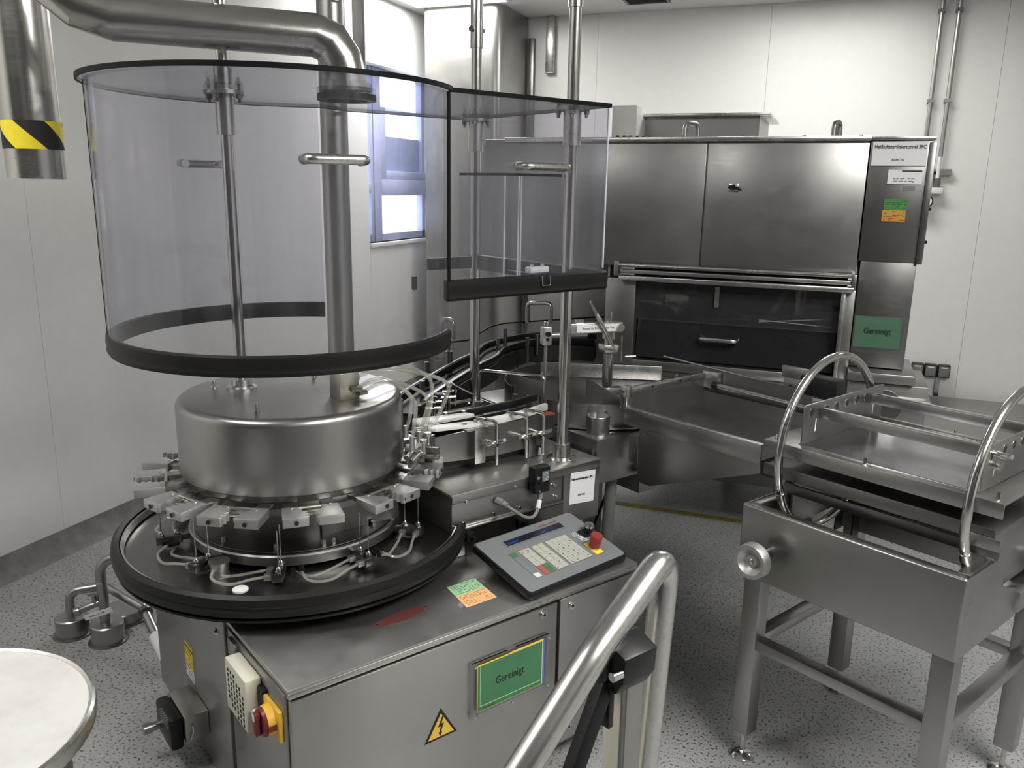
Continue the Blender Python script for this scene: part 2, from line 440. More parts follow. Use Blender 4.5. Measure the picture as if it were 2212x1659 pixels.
# ceiling lamps, vent
for i, (x0, x1, y0, y1, s) in enumerate(LAMPS):
    lab = ['recessed square ceiling light panel above the window corner', 'recessed ceiling light panel over the hot air tunnel',
           'unseen ceiling light panel added to brighten the floor by the trolley', 'unseen ceiling light panel added to brighten the left wall and floor',
           'recessed ceiling light panel near the right end of the back wall', 'second unseen ceiling light panel added to brighten right floor and cabinet front'][i]
    t = thing('ceiling_light', lab, 'ceiling light', ((x0 + x1) / 2, (y0 + y1) / 2, CZ))
    hx, hy = (x1 - x0) / 2, (y1 - y0) / 2
    add('frame', MB().box(-hx, hx, -hy, -hy + 0.025, -0.012, 0).box(-hx, hx, hy - 0.025, hy, -0.012, 0).box(-hx, -hx + 0.025, -hy + 0.025, hy - 0.025, -0.012, 0).box(hx - 0.025, hx, -hy + 0.025, hy - 0.025, -0.012, 0), 'lamp_frame', t)
    M['lamp%d' % i] = emit('lamp_diffuser', (1.0, 0.985, 0.95), s)
    add('diffuser', MB().box(-hx + 0.025, hx - 0.025, -hy + 0.025, hy - 0.025, -0.008, -0.002), 'lamp%d' % i, t)
t = thing('ceiling_vent', 'dark square ventilation grille in the ceiling above the tunnel', 'vent', (-1.36, 5.93, CZ))
add('frame', MB().box(-0.15, 0.15, -0.12, -0.1, -0.015, 0).box(-0.15, 0.15, 0.1, 0.12, -0.015, 0).box(-0.15, -0.13, -0.1, 0.1, -0.015, 0).box(0.13, 0.15, -0.1, 0.1, -0.015, 0), 'steel_dark', t)
add('backing', MB().box(-0.13, 0.13, -0.1, 0.1, -0.003, -0.001), 'dark', t)
for i in range(7): add('slat', MB().obox((0, -0.085 + i * 0.028, -0.009), (1, 0, 0), (0, 1, 0.6), (0, -0.6, 1), 0.13, 0.009, 0.001), 'steel_dark', t)

# tall stainless air duct in the corner
t = thing('corner_air_duct', 'tall brushed steel air duct boxed into the far corner beside the window', 'duct', (-2.65, 6.05, 0))
mb = MB().prism([(-0.30, 0.28), (-0.30, -0.26), (0.22, -0.26), (0.26, -0.245), (0.285, -0.215), (0.30, -0.17), (0.30, 0.28)], (0, 0, 0.3), (1, 0, 0), (0, 1, 0), (0, 0, CZ - 0.302))
add('duct_casing', mb, 'steel', t)
add('base_frame', MB().box(-0.28, 0.28, -0.24, 0.27, 0.0, 0.3), 'steel_dark', t)
tag(add('wall_conduit', MB().box(-2.335, -2.29, YB - 0.04, YB, 0.25, 2.72), 'steel_dark', None, 0.004), 'thin dark vertical conduit on back wall right of corner duct', 'conduit')
t = thing('wall_channel', 'short bright steel cable channel hanging high on the back wall', 'channel', (-2.16, YB, 2.47))
add('channel_body', MB().box(-0.033, 0.033, -0.05, 0, 0, 0.395), 'steel_bright', t, 0.006)
add('end_cap', MB().box(-0.035, 0.035, -0.052, 0, -0.008, 0.0), 'steel', t, 0.002)

# ------------------------------------------------------------------ hot air sterilising tunnel
TY = 3.75
t = TUN = thing('sterilising_tunnel', 'long stainless hot air sterilising tunnel cabinet along the back', 'machine', (-0.75, TY, 0))
def TX(x): return x + 0.75
def tb(x0, x1, y0, y1, z0, z1, mb=None): return (mb or MB()).box(TX(x0), TX(x1), y0, y1, z0, z1)
up = add('upper_housing', tb(-1.6, 0.083, 0.012, 1.55, 1.275, 1.835), 'steel_tun', t, 0.003)
add('housing_panel', tb(-1.6, -0.56, 0.0, 0.012, 1.285, 1.815), 'steel_tun', t, 0.002)
add('housing_panel', tb(-0.552, 0.085, -0.008, 0.012, 1.285, 1.815), 'steel_tun', t, 0.002)
add('top_lip', tb(-1.49, 0.09, -0.018, 0.06, 1.822, 1.842), 'steel_bright', t, 0.003)
for x in (-1.42, -1.17, -0.92, -0.67, -0.42, -0.17, 0.05):
    bolt(t, (TX(x), 0.03, 1.842), (0, 0, 1), 0.008, 0.007, 'steel_dark')
lh = add('lock', MB().box(TX(-0.455), TX(-0.415), -0.016, -0.008, 1.617, 1.65), 'steel_bright', t, 0.002)
add('lock_key', MB().cyl((TX(-0.455), -0.026, 1.635), (TX(-0.41), -0.02, 1.628), 0.007).cyl((TX(-0.435), -0.034, 1.633), (TX(-0.435), -0.008, 1.633), 0.012), 'black', lh)
for x, w_ in ((-0.70, 0.03), (-0.04, 0.002)):
    add('lifting_eye', MB().tube([(TX(x) - 0.02, 0.35, 1.835), (TX(x) - 0.02, 0.35, 1.925), (TX(x) + w_, 0.42, 1.925), (TX(x) + w_, 0.42, 1.835)], 0.012, 0.03), 'steel', t)
fb = add('flanged_box', tb(-1.02, -0.42, 0.75, 1.3, 1.835, 2.0), 'steel_tun', t)
add('box_flange', tb(-1.07, -0.37, 0.70, 1.35, 1.985, 2.0), 'steel_bright', fb, 0.002)
cb = add('connector_box', tb(-1.13, -1.0, 0.55, 0.75, 1.835, 2.03), 'white', t, 0.006)
for i in range(6):
    add('connector', MB().cyl((TX(-1.07) + i * 0.03, 0.45 + i * 0.012, 1.852), (TX(-1.07) + i * 0.03, 0.45 + i * 0.012, 1.877), 0.011, 0.008), 'black', cb)
add('cable_bar', MB().box(TX(-1.09), TX(-0.9), 0.45, 0.52, 1.835, 1.852), 'white', cb)
# right hand control column
rc = add('control_column', tb(0.09, 0.318, 0.005, 0.9, 1.345, 1.825), 'steel_col', t, 0.003)
add('column_edge', tb(0.305, 0.33, -0.004, 0.02, 1.34, 1.818), 'steel_dark', rc, 0.002)
add('top_cap', tb(0.088, 0.325, -0.006, 0.9, 1.825, 1.84), 'steel_bright', rc, 0.002)
for z in (1.43, 1.56, 1.70): bolt(rc, (TX(0.33), 0.01, z), (1, 0, 0), 0.007, 0.009, 'black', 'hinge_screw')
lc = add('lower_column', tb(0.10, 0.312, 0.012, 0.9, 0.9, 1.345), 'steel_col', t, 0.003)
sg = add('name_sign', tb(0.098, 0.298, -0.001, 0.005, 1.727, 1.82), 'paper', t)
text(sg, 'Heißluftsterilisiertunnel SPC', 0.0205, (TX(0.104), -0.0015, 1.793), (1, 0, 0), (0, 0, 1), fit=0.188, bold=0.0004)
text(sg, 'BSPC02', 0.013, (TX(0.172), -0.0015, 1.745), (1, 0, 0), (0, 0, 1), fit=0.046, bold=0.0002)
s2 = add('type_plate', tb(0.165, 0.292, -0.001, 0.005, 1.655, 1.712), 'paper', t)
add('plate_bar', tb(0.215, 0.288, -0.0014, -0.001, 1.704, 1.709), 'ink', s2)
print_lines(s2, (TX(0.185), -0.0012, 1.66), (1, 0, 0), (0, 0, 1), 0.08, 0.02, 4, 'ink', 0.002, 3)
add('small_label', tb(0.228, 0.27, 0.003, 0.0052, 1.63, 1.648), 'panel', t)
s3 = add('status_sticker', tb(0.163, 0.25, 0.001, 0.0052, 1.553, 1.597), 'dimgreen', t)
add('sticker_half', tb(0.16, 0.247, 0.001, 0.0052, 1.507, 1.553), 'dimorange', s3)
print_lines(s3, (TX(0.166), 0.0008, 1.51), (1, 0, 0), (0, 0, 1), 0.08, 0.082, 12, 'ink', 0.0018, 5)
s4 = add('green_card', tb(0.105, 0.285, 0.005, 0.012, 0.985, 1.115), 'green', t)
text(s4, 'Gereinigt', 0.034, (TX(0.195), 0.0025, 1.045), (1, 0, 0), (0, 0, 1), align='CENTER', bold=0.0003, fit=0.105)
add('card_pocket', tb(0.10, 0.30, 0.003, 0.0045, 0.962, 1.12), 'acrylic2', s4)
# infeed opening with rails, frame and smoked door
add('hinge_rail', MB().cyl((TX(-0.915), -0.03, 1.282), (TX(0.075), -0.03, 1.282), 0.009), 'steel_bright', t)
add('hinge_rail', tb(-0.91, 0.075, -0.03, 0.012, 1.245, 1.262), 'steel_tun', t, 0.002)
add('hinge_rail', tb(-0.91, 0.085, -0.05, 0.012, 1.215, 1.236), 'steel_bright', t, 0.003)
add('rail_end_bracket', tb(-0.935, -0.915, -0.045, 0.012, 1.235, 1.30), 'steel', t, 0.002)
add('rail_end_bracket', tb(0.075, 0.092, -0.045, 0.012, 1.225, 1.29), 'steel', t, 0.002)
add('opening_frame', tb(-0.98, -0.84, 0.0, 0.05, 0.80, 1.22).box(TX(0.045), TX(0.095), 0.0, 0.05, 0.80, 1.22).box(TX(-0.84), TX(0.045), 0.0, 0.05, 0.80, 0.845), 'steel_tun', t, 0.003)
add('frame_post', tb(0.04, 0.058, -0.03, 0.0, 0.82, 1.215), 'steel_bright', t, 0.003)
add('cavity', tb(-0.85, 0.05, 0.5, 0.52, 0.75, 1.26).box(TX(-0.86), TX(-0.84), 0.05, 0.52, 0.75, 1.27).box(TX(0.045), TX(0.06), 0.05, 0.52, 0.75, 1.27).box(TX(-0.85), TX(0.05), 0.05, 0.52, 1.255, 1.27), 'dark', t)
add('bright_strap', tb(-0.485, -0.465, 0.02, 0.024, 1.11, 1.2), 'steel_bright', t)
dr = add('smoked_door', MB().obox((TX(-0.40), 0.06, 0.94), (1, 0, 0), (0, 0.25, 1), (0, 1, -0.25), 0.435, 0.09, 0.006), 'darkdoor', t)
add('door_handle', MB().tube([(TX(-0.535), 0.05, 0.965), (TX(-0.535), 0.0, 0.965), (TX(-0.375), 0.0, 0.965), (TX(-0.375), 0.05, 0.965)], 0.011, 0.025), 'steel_bright', dr)
add('conveyor_deck', tb(-0.84, 0.045, 0.05, 0.5, 0.79, 0.80), 'steel_dark', t)
add('inner_glass', tb(-0.84, 0.045, 0.035, 0.04, 1.03, 1.215), 'acrylic2', t)
for z, a in ((1.06, 0.03), (1.02, -0.02)):
    add('inner_rod', MB().cyl((TX(-0.30), 0.2, z - a), (TX(0.02), 0.25, z), 0.004), 'steel', t)
# table in front, legs and base
tbm = add('front_table', tb(-0.98, 0.42, -0.12, 0.0, 0.775, 0.80), 'steel_tun', t, 0.004)
for x in (-0.62, -0.36, -0.22): bolt(tbm, (TX(x), -0.06, 0.80), (0, 0, 1), 0.008, 0.01, 'chrome')
add('side_table', tb(0.095, 0.355, -0.09, 0.30, 0.855, 0.895), 'steel_tun', t, 0.004)
bx = add('drive_box', tb(0.10, 0.41, -0.06, 0.3, 0.58, 0.848), 'steel_tun', t, 0.004)
add('drive_guard', MB().cyl((TX(0.25), -0.072, 0.755), (TX(0.25), -0.06, 0.755), 0.068, None, 28).cyl((TX(0.25), -0.08, 0.755), (TX(0.25), -0.072, 0.755), 0.035), 'steel_dark', bx)
add('guard_bar', tb(0.17, 0.33, -0.084, -0.072, 0.765, 0.778), 'steel_bright', bx)
add('lower_body', tb(-0.98, 0.095, 0.02, 1.5, 0.30, 0.775), 'steel_dark', t)
add('left_panel', tb(-1.6, -0.98, 0.65, 0.67, 0.55, 1.275), 'steel', t, 0.002)
add('recess_side', tb(-0.985, -0.975, 0.05, 0.66, 0.55, 1.275), 'steel_tun', t, 0.001)
for x in (-0.9, -0.45, 0.02):
    for y in (0.92, 1.38):
        lg = add('leg', tb(x - 0.03, x + 0.03, y - 0.03, y + 0.03, 0.03, 0.30), 'steel', t)
        add('foot', MB().cyl((TX(x), y, 0.0), (TX(x), y, 0.03), 0.04, 0.03), 'chrome', lg)
# long low bench behind the trolley
t = thing('wall_bench', 'low dark steel bench along the foot of the back wall right of tunnel', 'bench', (1.45, 5.72, 0))
add('bench_top', MB().box(-1.0, 1.0, -0.5, 0.53, 0.235, 0.26), 'steel_tun', t, 0.003)
add('front_panel', MB().box(-0.98, 0.98, -0.47, -0.45, 0.04, 0.235), 'steel_tun', t)
for x in (-0.95, 0.95): add('end_panel', MB().box(x - 0.01, x + 0.01, -0.45, 0.5, 0.0, 0.235), 'steel_tun', t)

# wall services at the right
for i, x in enumerate((0.482, 0.582)):
    lab = ['thin steel media pipe running down the back wall behind the tunnel top', 'thin steel media pipe ending at the pressure regulator'][i]
    tp = thing('media_pipe', lab, 'pipe', (x, YB - 0.05, 0))
    z0 = 1.5 if i == 0 else 1.86
    add('pipe_run', MB().cyl((0, 0, z0), (0, 0, CZ), 0.014), 'steel', tp)
    for z in (2.2, 2.75): add('pipe_clip', MB().box(-0.02, 0.02, -0.018, 0.05, z, z + 0.02), 'steel_dark', tp)
t = thing('pressure_regulator', 'white pressure regulator with round dial gauge beside the tunnel corner', 'regulator', (0.58, YB - 0.05, 1.72))
add('pipe_stub', MB().cyl((0, 0, 0.0), (0, 0, 0.14), 0.012), 'white', t)
add('coupling', MB().cyl((0, 0, -0.06), (0, 0, 0.0), 0.022), 'steel_dark', t)
add('body', MB().box(-0.10, 0.04, -0.03, 0.03, -0.1, -0.06), 'white', t, 0.004)
ga = add('gauge', MB().cyl((-0.055, -0.05, -0.15), (-0.055, 0.0, -0.15), 0.045, None, 28), 'black', t)
add('dial', MB().cyl((-0.055, -0.053, -0.15), (-0.055, -0.05, -0.15), 0.036, None, 28), 'paper', ga)
add('needle', MB().obox((-0.05, -0.054, -0.142), (1, 0, 1), (0, 1, 0), (-1, 0, 1), 0.018, 0.0008, 0.002), 'ink', ga)
add('wall_bracket', MB().box(-0.2, 0.08, 0.0, 0.05, 0.02, 0.06), 'steel_dark', t)
for i, x in enumerate((0.612, 0.695, 0.778)):
    lab = 'square grey wall switch box, ' + ['leftmost', 'middle', 'rightmost'][i] + ' of the row of three on the back wall'
    ts = thing('switch_box', lab, 'switch', (x, YB, 0.425), 0, 'three switch boxes on the back wall')
    add('housing', MB().box(-0.038, 0.038, -0.06, 0, -0.044, 0.044), 'black', ts, 0.004)
    add('cover', MB().box(-0.033, 0.033, -0.066, -0.06, -0.038, 0.036), 'panel2', ts, 0.003)
    add('label_strip', MB().box(-0.018, 0.018, -0.0675, -0.066, 0.024, 0.031), 'paper', ts)
tag(add('cable_conduit', MB().box(0.735, 0.765, YB - 0.03, YB, 0.22, 0.381), 'steel_dark'), 'short dark conduit under the row of switch boxes', 'conduit')
# ------------------------------------------------------------------ vial washing machine (own axes: u along its front, v into it)
MP = (-1.007, 1.307, 0.0); MR = R(59)
t = WM = thing('washing_machine', 'stainless rotary vial washing machine with round drum in the foreground', 'machine', MP, MR)
DC = Vector((0.314, 0.659, 0))          # axis of the drum
def pol(r, a, z): return Vector((DC.x + r * math.cos(R(a)), DC.y + r * math.sin(R(a)), z))

body = add('cabinet_body', MB().box(0.012, 1.07, 0.02, 1.06, 0.05, 0.535), 'steel_dark', t)
add('cabinet_top', MB().box(0.0, 1.085, 0.004, 0.62, 0.537, 0.55), 'steel_top', t, 0.004)
add('top_edge', MB().box(0.0, 1.085, 0.0, 0.012, 0.529, 0.543), 'steel_bright', t, 0.004)
fd = add('front_door', MB().box(0.004, 0.768, -0.002, 0.018, 0.075, 0.524), 'steel_h', t, 0.004)
fd2 = add('front_door', MB().box(0.778, 1.078, -0.002, 0.018, 0.075, 0.526), 'steel', t, 0.004)
def camlock(parent, p, n, r=0.013):
    n = Vector(n); p = Vector(p)
    k = add('cam_lock', MB().cyl(p, p + n * 0.004, r, r * 0.9, 24).cyl(p + n * 0.004, p + n * 0.007, r * 0.62, r * 0.55, 20), 'chrome', parent)
    return k
for (pa, u, z) in ((fd, 0.716, 0.505), (fd2, 0.818, 0.500), (fd2, 0.82, 0.120)):
    camlock(pa, (u, -0.002, z), (0, -1, 0))
    add('lock_slot', MB().cyl((u, -0.0105, z), (u, -0.0088, z), 0.0045, None, 4), 'ink', pa)
# left flank
add('side_panel', MB().box(-0.002, 0.012, 0.02, 0.372, 0.03, 0.532), 'steel', t, 0.002)
add('gap_strip', MB().box(0.002, 0.012, 0.372, 0.402, 0.03, 0.60), 'dark', t)
sd = add('side_door', MB().box(-0.004, 0.012, 0.402, 1.075, 0.02, 0.585), 'steel_tun', t, 0.003)
camlock(sd, (-0.004, 0.455, 0.485), (-1, 0, 0), 0.012)
st = add('door_sticker', MB().prism([(0.765, 0.318), (0.69, 0.318), (0.69, 0.155), (0.765, 0.155)], (-0.0052, 0, 0), (0, 1, 0), (0, 0, 1), (0.0012, 0, 0)), 'paper', sd)
add('sticker_band', MB().box(-0.0058, -0.0052, 0.69, 0.765, 0.245, 0.318), 'yellow', sd)
add('sticker_band', MB().box(-0.0058, -0.0052, 0.69, 0.765, 0.155, 0.205), 'panel2', sd)
add('sticker_line', MB().box(-0.0062, -0.0058, 0.69, 0.765, 0.304, 0.308), 'ink', sd)
print_lines(sd, (-0.0060, 0.76, 0.21), (0, -1, 0), (0, 0, 1), 0.065, 0.09, 7, 'ink', 0.0015, 9)
add('hinge_block', MB().box(-0.012, 0.0, 0.30, 0.35, 0.478, 0.523), 'steel', t, 0.003)
# ventilation filter box
vb = add('filter_box', MB().box(-0.042, -0.002, 0.150, 0.287, 0.375, 0.512), 'cream', t, 0.006)
slot = None
for r in range(8):
    for c in range(6):
        if (r == 0 and c < 3) or (r == 7 and c > 2) or (r == 1 and c < 1) or (r == 6 and c > 4): continue
        mb = MB().box(-0.0428, -0.0415, 0, 0.008, 0, 0.0085)
        if slot is None: slot = mb.mesh('vent_slot'); slot.materials.append(M['ink'])
        o = add('vent_slot', slot, None, vb); o.location = (0, 0.166 + c * 0.0185, 0.485 - r * 0.0143)
# main switch
ms = add('main_switch', MB().box(-0.012, -0.002, 0.030, 0.125, 0.410, 0.487), 'amber', t, 0.003)
add('switch_collar', MB().cyl((-0.012, 0.077, 0.449), (-0.030, 0.077, 0.449), 0.037, 0.034, 32), 'amber', ms)
add('switch_knob', MB().cyl((-0.030, 0.077, 0.449), (-0.038, 0.077, 0.449), 0.034, 0.031, 32), 'darkred', ms)
add('switch_grip', MB().box(-0.052, -0.038, 0.068, 0.086, 0.421, 0.477), 'darkred', ms, 0.004)
add('grip_mark', MB().box(-0.0528, -0.052, 0.072, 0.082, 0.459, 0.474), 'paper', ms)
add('lock_hole', MB().box(-0.030, -0.014, 0.0385, 0.0405, 0.442, 0.456), 'darkred', ms)
pk = add('socket', MB().box(-0.014, -0.002, 0.118, 0.16, 0.430, 0.495), 'black', t, 0.004)
add('socket_plug', MB().cyl((-0.014, 0.128, 0.438), (-0.034, 0.128, 0.438), 0.012), 'white', pk)
# drain valve motor at the foot of the side door
mt = add('valve_motor', MB().box(-0.070, -0.004, 0.58, 0.735, 0.105, 0.185), 'steel', t, 0.004)
add('motor_housing', MB().box(-0.108, -0.070, 0.59, 0.73, 0.085, 0.185), 'black', mt, 0.012)
for i in range(6): add('cooling_fin', MB().box(-0.111, -0.105, 0.60 + i * 0.012, 0.606 + i * 0.012, 0.155, 0.185), 'panel2', mt)
add('motor_fitting', MB().cyl((-0.108, 0.70, 0.115), (-0.13, 0.70, 0.115), 0.012).cyl((-0.13, 0.70, 0.115), (-0.152, 0.70, 0.115), 0.016), 'steel', mt)
add('motor_lever', MB().tube([(-0.05, 0.575, 0.16), (-0.05, 0.572, 0.14), (-0.06, 0.57, 0.115)], 0.003, 0.01), 'chrome', mt)
# warning triangles
def triangle(parent, u, z, v, hw, hh, full=True):
    a = add('warning_sign', MB().prism([(-hw, -hh / 2), (hw, -hh / 2), (0, hh / 2)], (u, v, z), (1, 0, 0), (0, 0, 1), (0, -0.001, 0)), 'ink', parent)
    k = 0.80
    add('sign_field', MB().prism([(-hw * k, -hh / 2 + 0.006), (hw * k, -hh / 2 + 0.006), (0, hh / 2 - 0.014)], (u, v - 0.001, z), (1, 0, 0), (0, 0, 1), (0, -0.0006, 0)), 'tri', parent)
    b = [(0.004, 0.024), (-0.009, -0.004), (-0.001, -0.003), (-0.005, -0.019), (-0.0085, -0.018), (-0.002, -0.030), (0.003, -0.017), (-0.001, -0.018), (0.008, 0.004), (0.0, 0.003), (0.009, 0.024)]
    add('lightning_bolt', MB().prism(b, (u, v - 0.0016, z - 0.004), (1.05, 0, 0), (0, 0, 1.05), (0, -0.0006, 0)), 'ink', parent)
triangle(fd, 0.389, 0.312, -0.002, 0.048, 0.084)
triangle(fd2, 0.925, 0.333, -0.002, 0.048, 0.084)
# acrylic card pocket with green card
sh = add('sign_holder', MB().box(0.475, 0.735, -0.008, -0.004, 0.284, 0.446), 'acrylic2', t)
for n_, (a, b, c, d) in enumerate(((0.475, 0.495, 0.284, 0.446), (0.722, 0.735, 0.284, 0.446), (0.495, 0.722, 0.284, 0.298))):
    add('pocket_rail', MB().box(a, b, -0.016, -0.004, c, d), 'acrylic2', sh, 0.002)
add('pocket_edge', MB().box(0.478, 0.59, -0.0095, -0.0075, 0.4445, 0.447).box(0.62, 0.733, -0.0095, -0.0075, 0.4445, 0.447), 'edge', sh)
add('yellow_card', MB().box(0.494, 0.712, -0.0095, -0.0085, 0.300, 0.434), 'yellow', sh)
add('orange_card', MB().box(0.60, 0.714, -0.0092, -0.0082, 0.41, 0.436), 'orange', sh)
add('blue_card', MB().box(0.70, 0.718, -0.0092, -0.0082, 0.305, 0.432), 'blue', sh)
gc = add('green_card', MB().box(0.497, 0.709, -0.0105, -0.0095, 0.302, 0.431), 'green', sh)
text(sh, 'Gereinigt', 0.030, (0.600, -0.0107, 0.362), (1, 0, 0), (0, 0, 1), align='CENTER', bold=0.0002, fit=0.094)
add('card_line', MB().box(0.505, 0.705, -0.0108, -0.0105, 0.3145, 0.3165), 'ltgreen', sh)
text(sh, 'CM 04 MSPR', 0.007, (0.515, -0.0107, 0.305), (1, 0, 0), (0, 0, 1))
add('inner_edge', MB().box(0.503, 0.5045, -0.0108, -0.0105, 0.315, 0.43), 'ltgreen', sh)
for (u, z) in ((0.484, 0.437), (0.484, 0.293), (0.728, 0.437), (0.728, 0.293), (0.605, 0.291)):
    bolt(sh, (u, -0.016, z), (0, -1, 0), 0.004, 0.002, 'chrome', 'pocket_screw', 10)
# stickers on the cabinet top
sk = add('status_sticker', MB().prism([(0.523, 0.079), (0.621, 0.079), (0.635, 0.202), (0.542, 0.202)], (0, 0, 0.5503), (1, 0, 0), (0, 1, 0), (0, 0, 0.0006)), 'orange', t)
add('sticker_half', MB().prism([(0.533, 0.143), (0.628, 0.143), (0.635, 0.202), (0.542, 0.202)], (0, 0, 0.5509), (1, 0, 0), (0, 1, 0), (0, 0, 0.0003)), 'ltgreen', sk)
print_lines(sk, (0.532, 0.085, 0.5514), (1, 0, 0), (0.1, 1, 0), 0.088, 0.054, 8, 'redink', 0.0011, 21)
print_lines(sk, (0.541, 0.147, 0.5514), (1, 0, 0), (0.1, 1, 0), 0.085, 0.052, 8, 'ink', 0.0011, 22)
add('sticker_film', MB().prism([(0.508, 0.07), (0.637, 0.07), (0.652, 0.195), (0.52, 0.195)], (0, 0, 0.5501), (1, 0, 0), (0, 1, 0), (0, 0, 0.0002)), 'acrylic2', sk)
el = [(0.082 * math.copysign(abs(math.cos(q)) ** 1.0, math.cos(q)), 0.024 * math.sin(q) * (1 - 0.25 * abs(math.cos(q)))) for q in [2 * math.pi * i / 36 for i in range(36)]]
ov = add('maker_plate', MB().prism(el, (0.363, 0.139, 0.5503), (1, 0.05, 0), (-0.05, 1, 0), (0, 0, 0.0012)), 'oval', t)
print_lines(ov, (0.315, 0.127, 0.5517), (1, 0.05, 0), (-0.05, 1, 0), 0.10, 0.026, 3, 'darkred', 0.004, 31)
for x in (-0.072, 0.072): bolt(ov, (0.363 + x, 0.139 + x * 0.05, 0.5515), (0, 0, 1), 0.0035, 0.0015, 'chrome', 'rivet', 10)

# ---- control panel
PF = Vector((0.674, 0.008, 0.5505)); PRt = Vector((math.cos(R(3.5)), math.sin(R(3.5)), 0))
_bk = Vector((-PRt.y, PRt.x, 0)); PBk = (_bk * math.cos(R(13)) + Vector((0, 0, 1)) * math.sin(R(13))).normalized(); PN = PRt.cross(PBk)
PW, PD = 0.392, 0.256
PT = 0.022     # height of the rubber bezel
def pp(a, b, h=0.0): return PF + PRt * (a * PW) + PBk * (b * PD) + PN * (PT + h)
def rrect(w, d, r, n=5):
    o = []
    for cx, cy, a0 in ((w - r, r, -90), (w - r, d - r, 0), (r, d - r, 90), (r, r, 180)):
        o += [(cx + r * math.cos(R(a0 + 90 * i / n)), cy + r * math.sin(R(a0 + 90 * i / n))) for i in range(n + 1)]
    return o
cp = add('control_panel', MB().prism(rrect(PW, PD, 0.014), PF, PRt, PBk, PN * PT), 'black', t, 0.004)
add('panel_foot', MB().prism([(0.75, 0.04), (1.03, 0.06), (1.015, 0.215), (0.735, 0.19)], (0, 0, 0.55), (1, 0, 0), (0, 1, 0), (0, 0, 0.02)), 'steel_dark', cp)
bx_ = add('panel_riser', MB().prism([(0.0, 0.0), (0.235, 0.0), (0.235, 0.052)], PF + PRt * 0.07 + _bk * 0.01 - Vector((0, 0, 0.0002)), _bk, (0, 0, 1), PRt * (PW - 0.10)), 'steel_dark', cp)
def pquad(name, a0, b0, a1, b1, h, th, mat, rr=0.0, parent=None):
    w = (a1 - a0) * PW; d = (b1 - b0) * PD
    return add(name, MB().prism(rrect(w, d, max(rr, 0.0005), 3), pp(a0, b0, h), PRt, PBk, PN * th), mat, parent or cp)
pquad('faceplate', 0.014, 0.026, 0.986, 0.978, 0, 0.0012, 'panel', 0.012)
E0 = 0.0012
def FX(a): return 0.014 + a * 0.972
def FY(b): return 0.026 + b * 0.952
def fq(name, a0, b0, a1, b1, h, th, mat, rr=0.0): return pquad(name, FX(a0), FY(b0), FX(a1), FY(b1), E0 + h, th, mat, rr)
fq('display_surround', 0.195, 0.757, 0.822, 0.898, 0, 0.0003, 'panel2', 0.008)
fq('display_inlay', 0.200, 0.763, 0.817, 0.892, 0.0003, 0.0003, 'panel', 0.007)
fq('display_window', 0.215, 0.779, 0.808, 0.877, 0.0006, 0.0004, 'display', 0.001)
def ptext(s, size, a, b, mat, h=0.0012, st=1.0, align='LEFT', bold=0.0): return text(cp, s, size, pp(FX(a), FY(b), E0 + h), PRt, PBk, mat, align, 'lettering', st, bold)
ptext('238 BEREIT', 0.0085, 0.232, 0.802, 'glow')
ptext('-0000', 0.0085, 0.57, 0.805, 'glow', bold=0.0002)
ptext('SAVRIOL + VISION', 0.0085, 0.61, 0.908, 'redink', st=1.05)
fq('light_strip', 0.148, 0.15, 0.214, 0.655, 0, 0.0004, 'panel2', 0.004)
fq('strip_inlay', 0.155, 0.16, 0.208, 0.56, 0.0004, 0.0002, 'panel', 0.003)
fq('keypad_ground', 0.236, 0.15, 0.352, 0.652, 0, 0.0003, 'panel2', 0.003)
fq('keypad_ground', 0.364, 0.15, 0.488, 0.652, 0, 0.0003, 'panel2', 0.003)
fq('keypad_ground', 0.506, 0.15, 0.738, 0.652, 0, 0.0003, 'panel2', 0.003)
keymesh = {}
def key(a0, b0, a1, b1, mat):
    w = round((a1 - a0) * 0.972 * PW, 5); d = round((b1 - b0) * 0.952 * PD, 5); k = (w, d, mat)
    if k not in keymesh:
        me = MB().prism(rrect(w, d, 0.001, 2), (0, 0, 0), PRt, PBk, PN * 0.0011).mesh('key'); me.materials.append(M[mat]); keymesh[k] = me
    o = add('key', keymesh[k], None, cp); o.location = pp(FX(a0), FY(b0), E0 + 0.0003); return o
key(0.157, 0.582, 0.206, 0.648, 'keygreen'); key(0.157, 0.16, 0.206, 0.232, 'white')
def keygrid(a0, a1, cols, rows, special={}):
    b0, b1 = 0.160, 0.645; ka = (a1 - a0) / cols; kb = (b1 - b0) / rows
    for r in range(rows):
        for c in range(cols):
            x0 = a0 + c * ka; y0 = b0 + r * kb
            key(x0 + 0.0012, y0 + 0.0018, x0 + ka - 0.0012, y0 + kb - 0.0018, special.get((r, c), 'key'))
keygrid(0.240, 0.348, 2, 6, {(0, 0): 'keyred', (1, 0): 'keyred', (0, 1): 'keygreen', (1, 1): 'keygreen'})
keygrid(0.368, 0.484, 2, 6); keygrid(0.511, 0.733, 4, 6)
for r, row in enumerate(('C0.<', '123=', '456 ', '789 ', '-+ A')):
    for c, ch in enumerate(row):
        if ch != ' ': ptext(ch, 0.012, 0.511 + (c + 0.35) * 0.0555, 0.160 + (r + 0.25) * 0.0808, 'ink', 0.0016)
for (a, b, ch) in ((0.376, 0.175, '+'), (0.436, 0.255, '+'), (0.434, 0.34, '!'), (0.434, 0.42, 'm'), (0.376, 0.50, '_'), (0.25, 0.585, 'O'), (0.305, 0.585, 'O')): ptext(ch, 0.010, a, b, 'ink', 0.0016)
for c in range(5):
    for r in range(8):
        if r < 3: fq('indicator', 0.786 + c * 0.019, 0.61 - r * 0.030, 0.795 + c * 0.019, 0.628 - r * 0.030, 0, 0.0005, 'paper' if c < 3 else 'ink', 0.001)
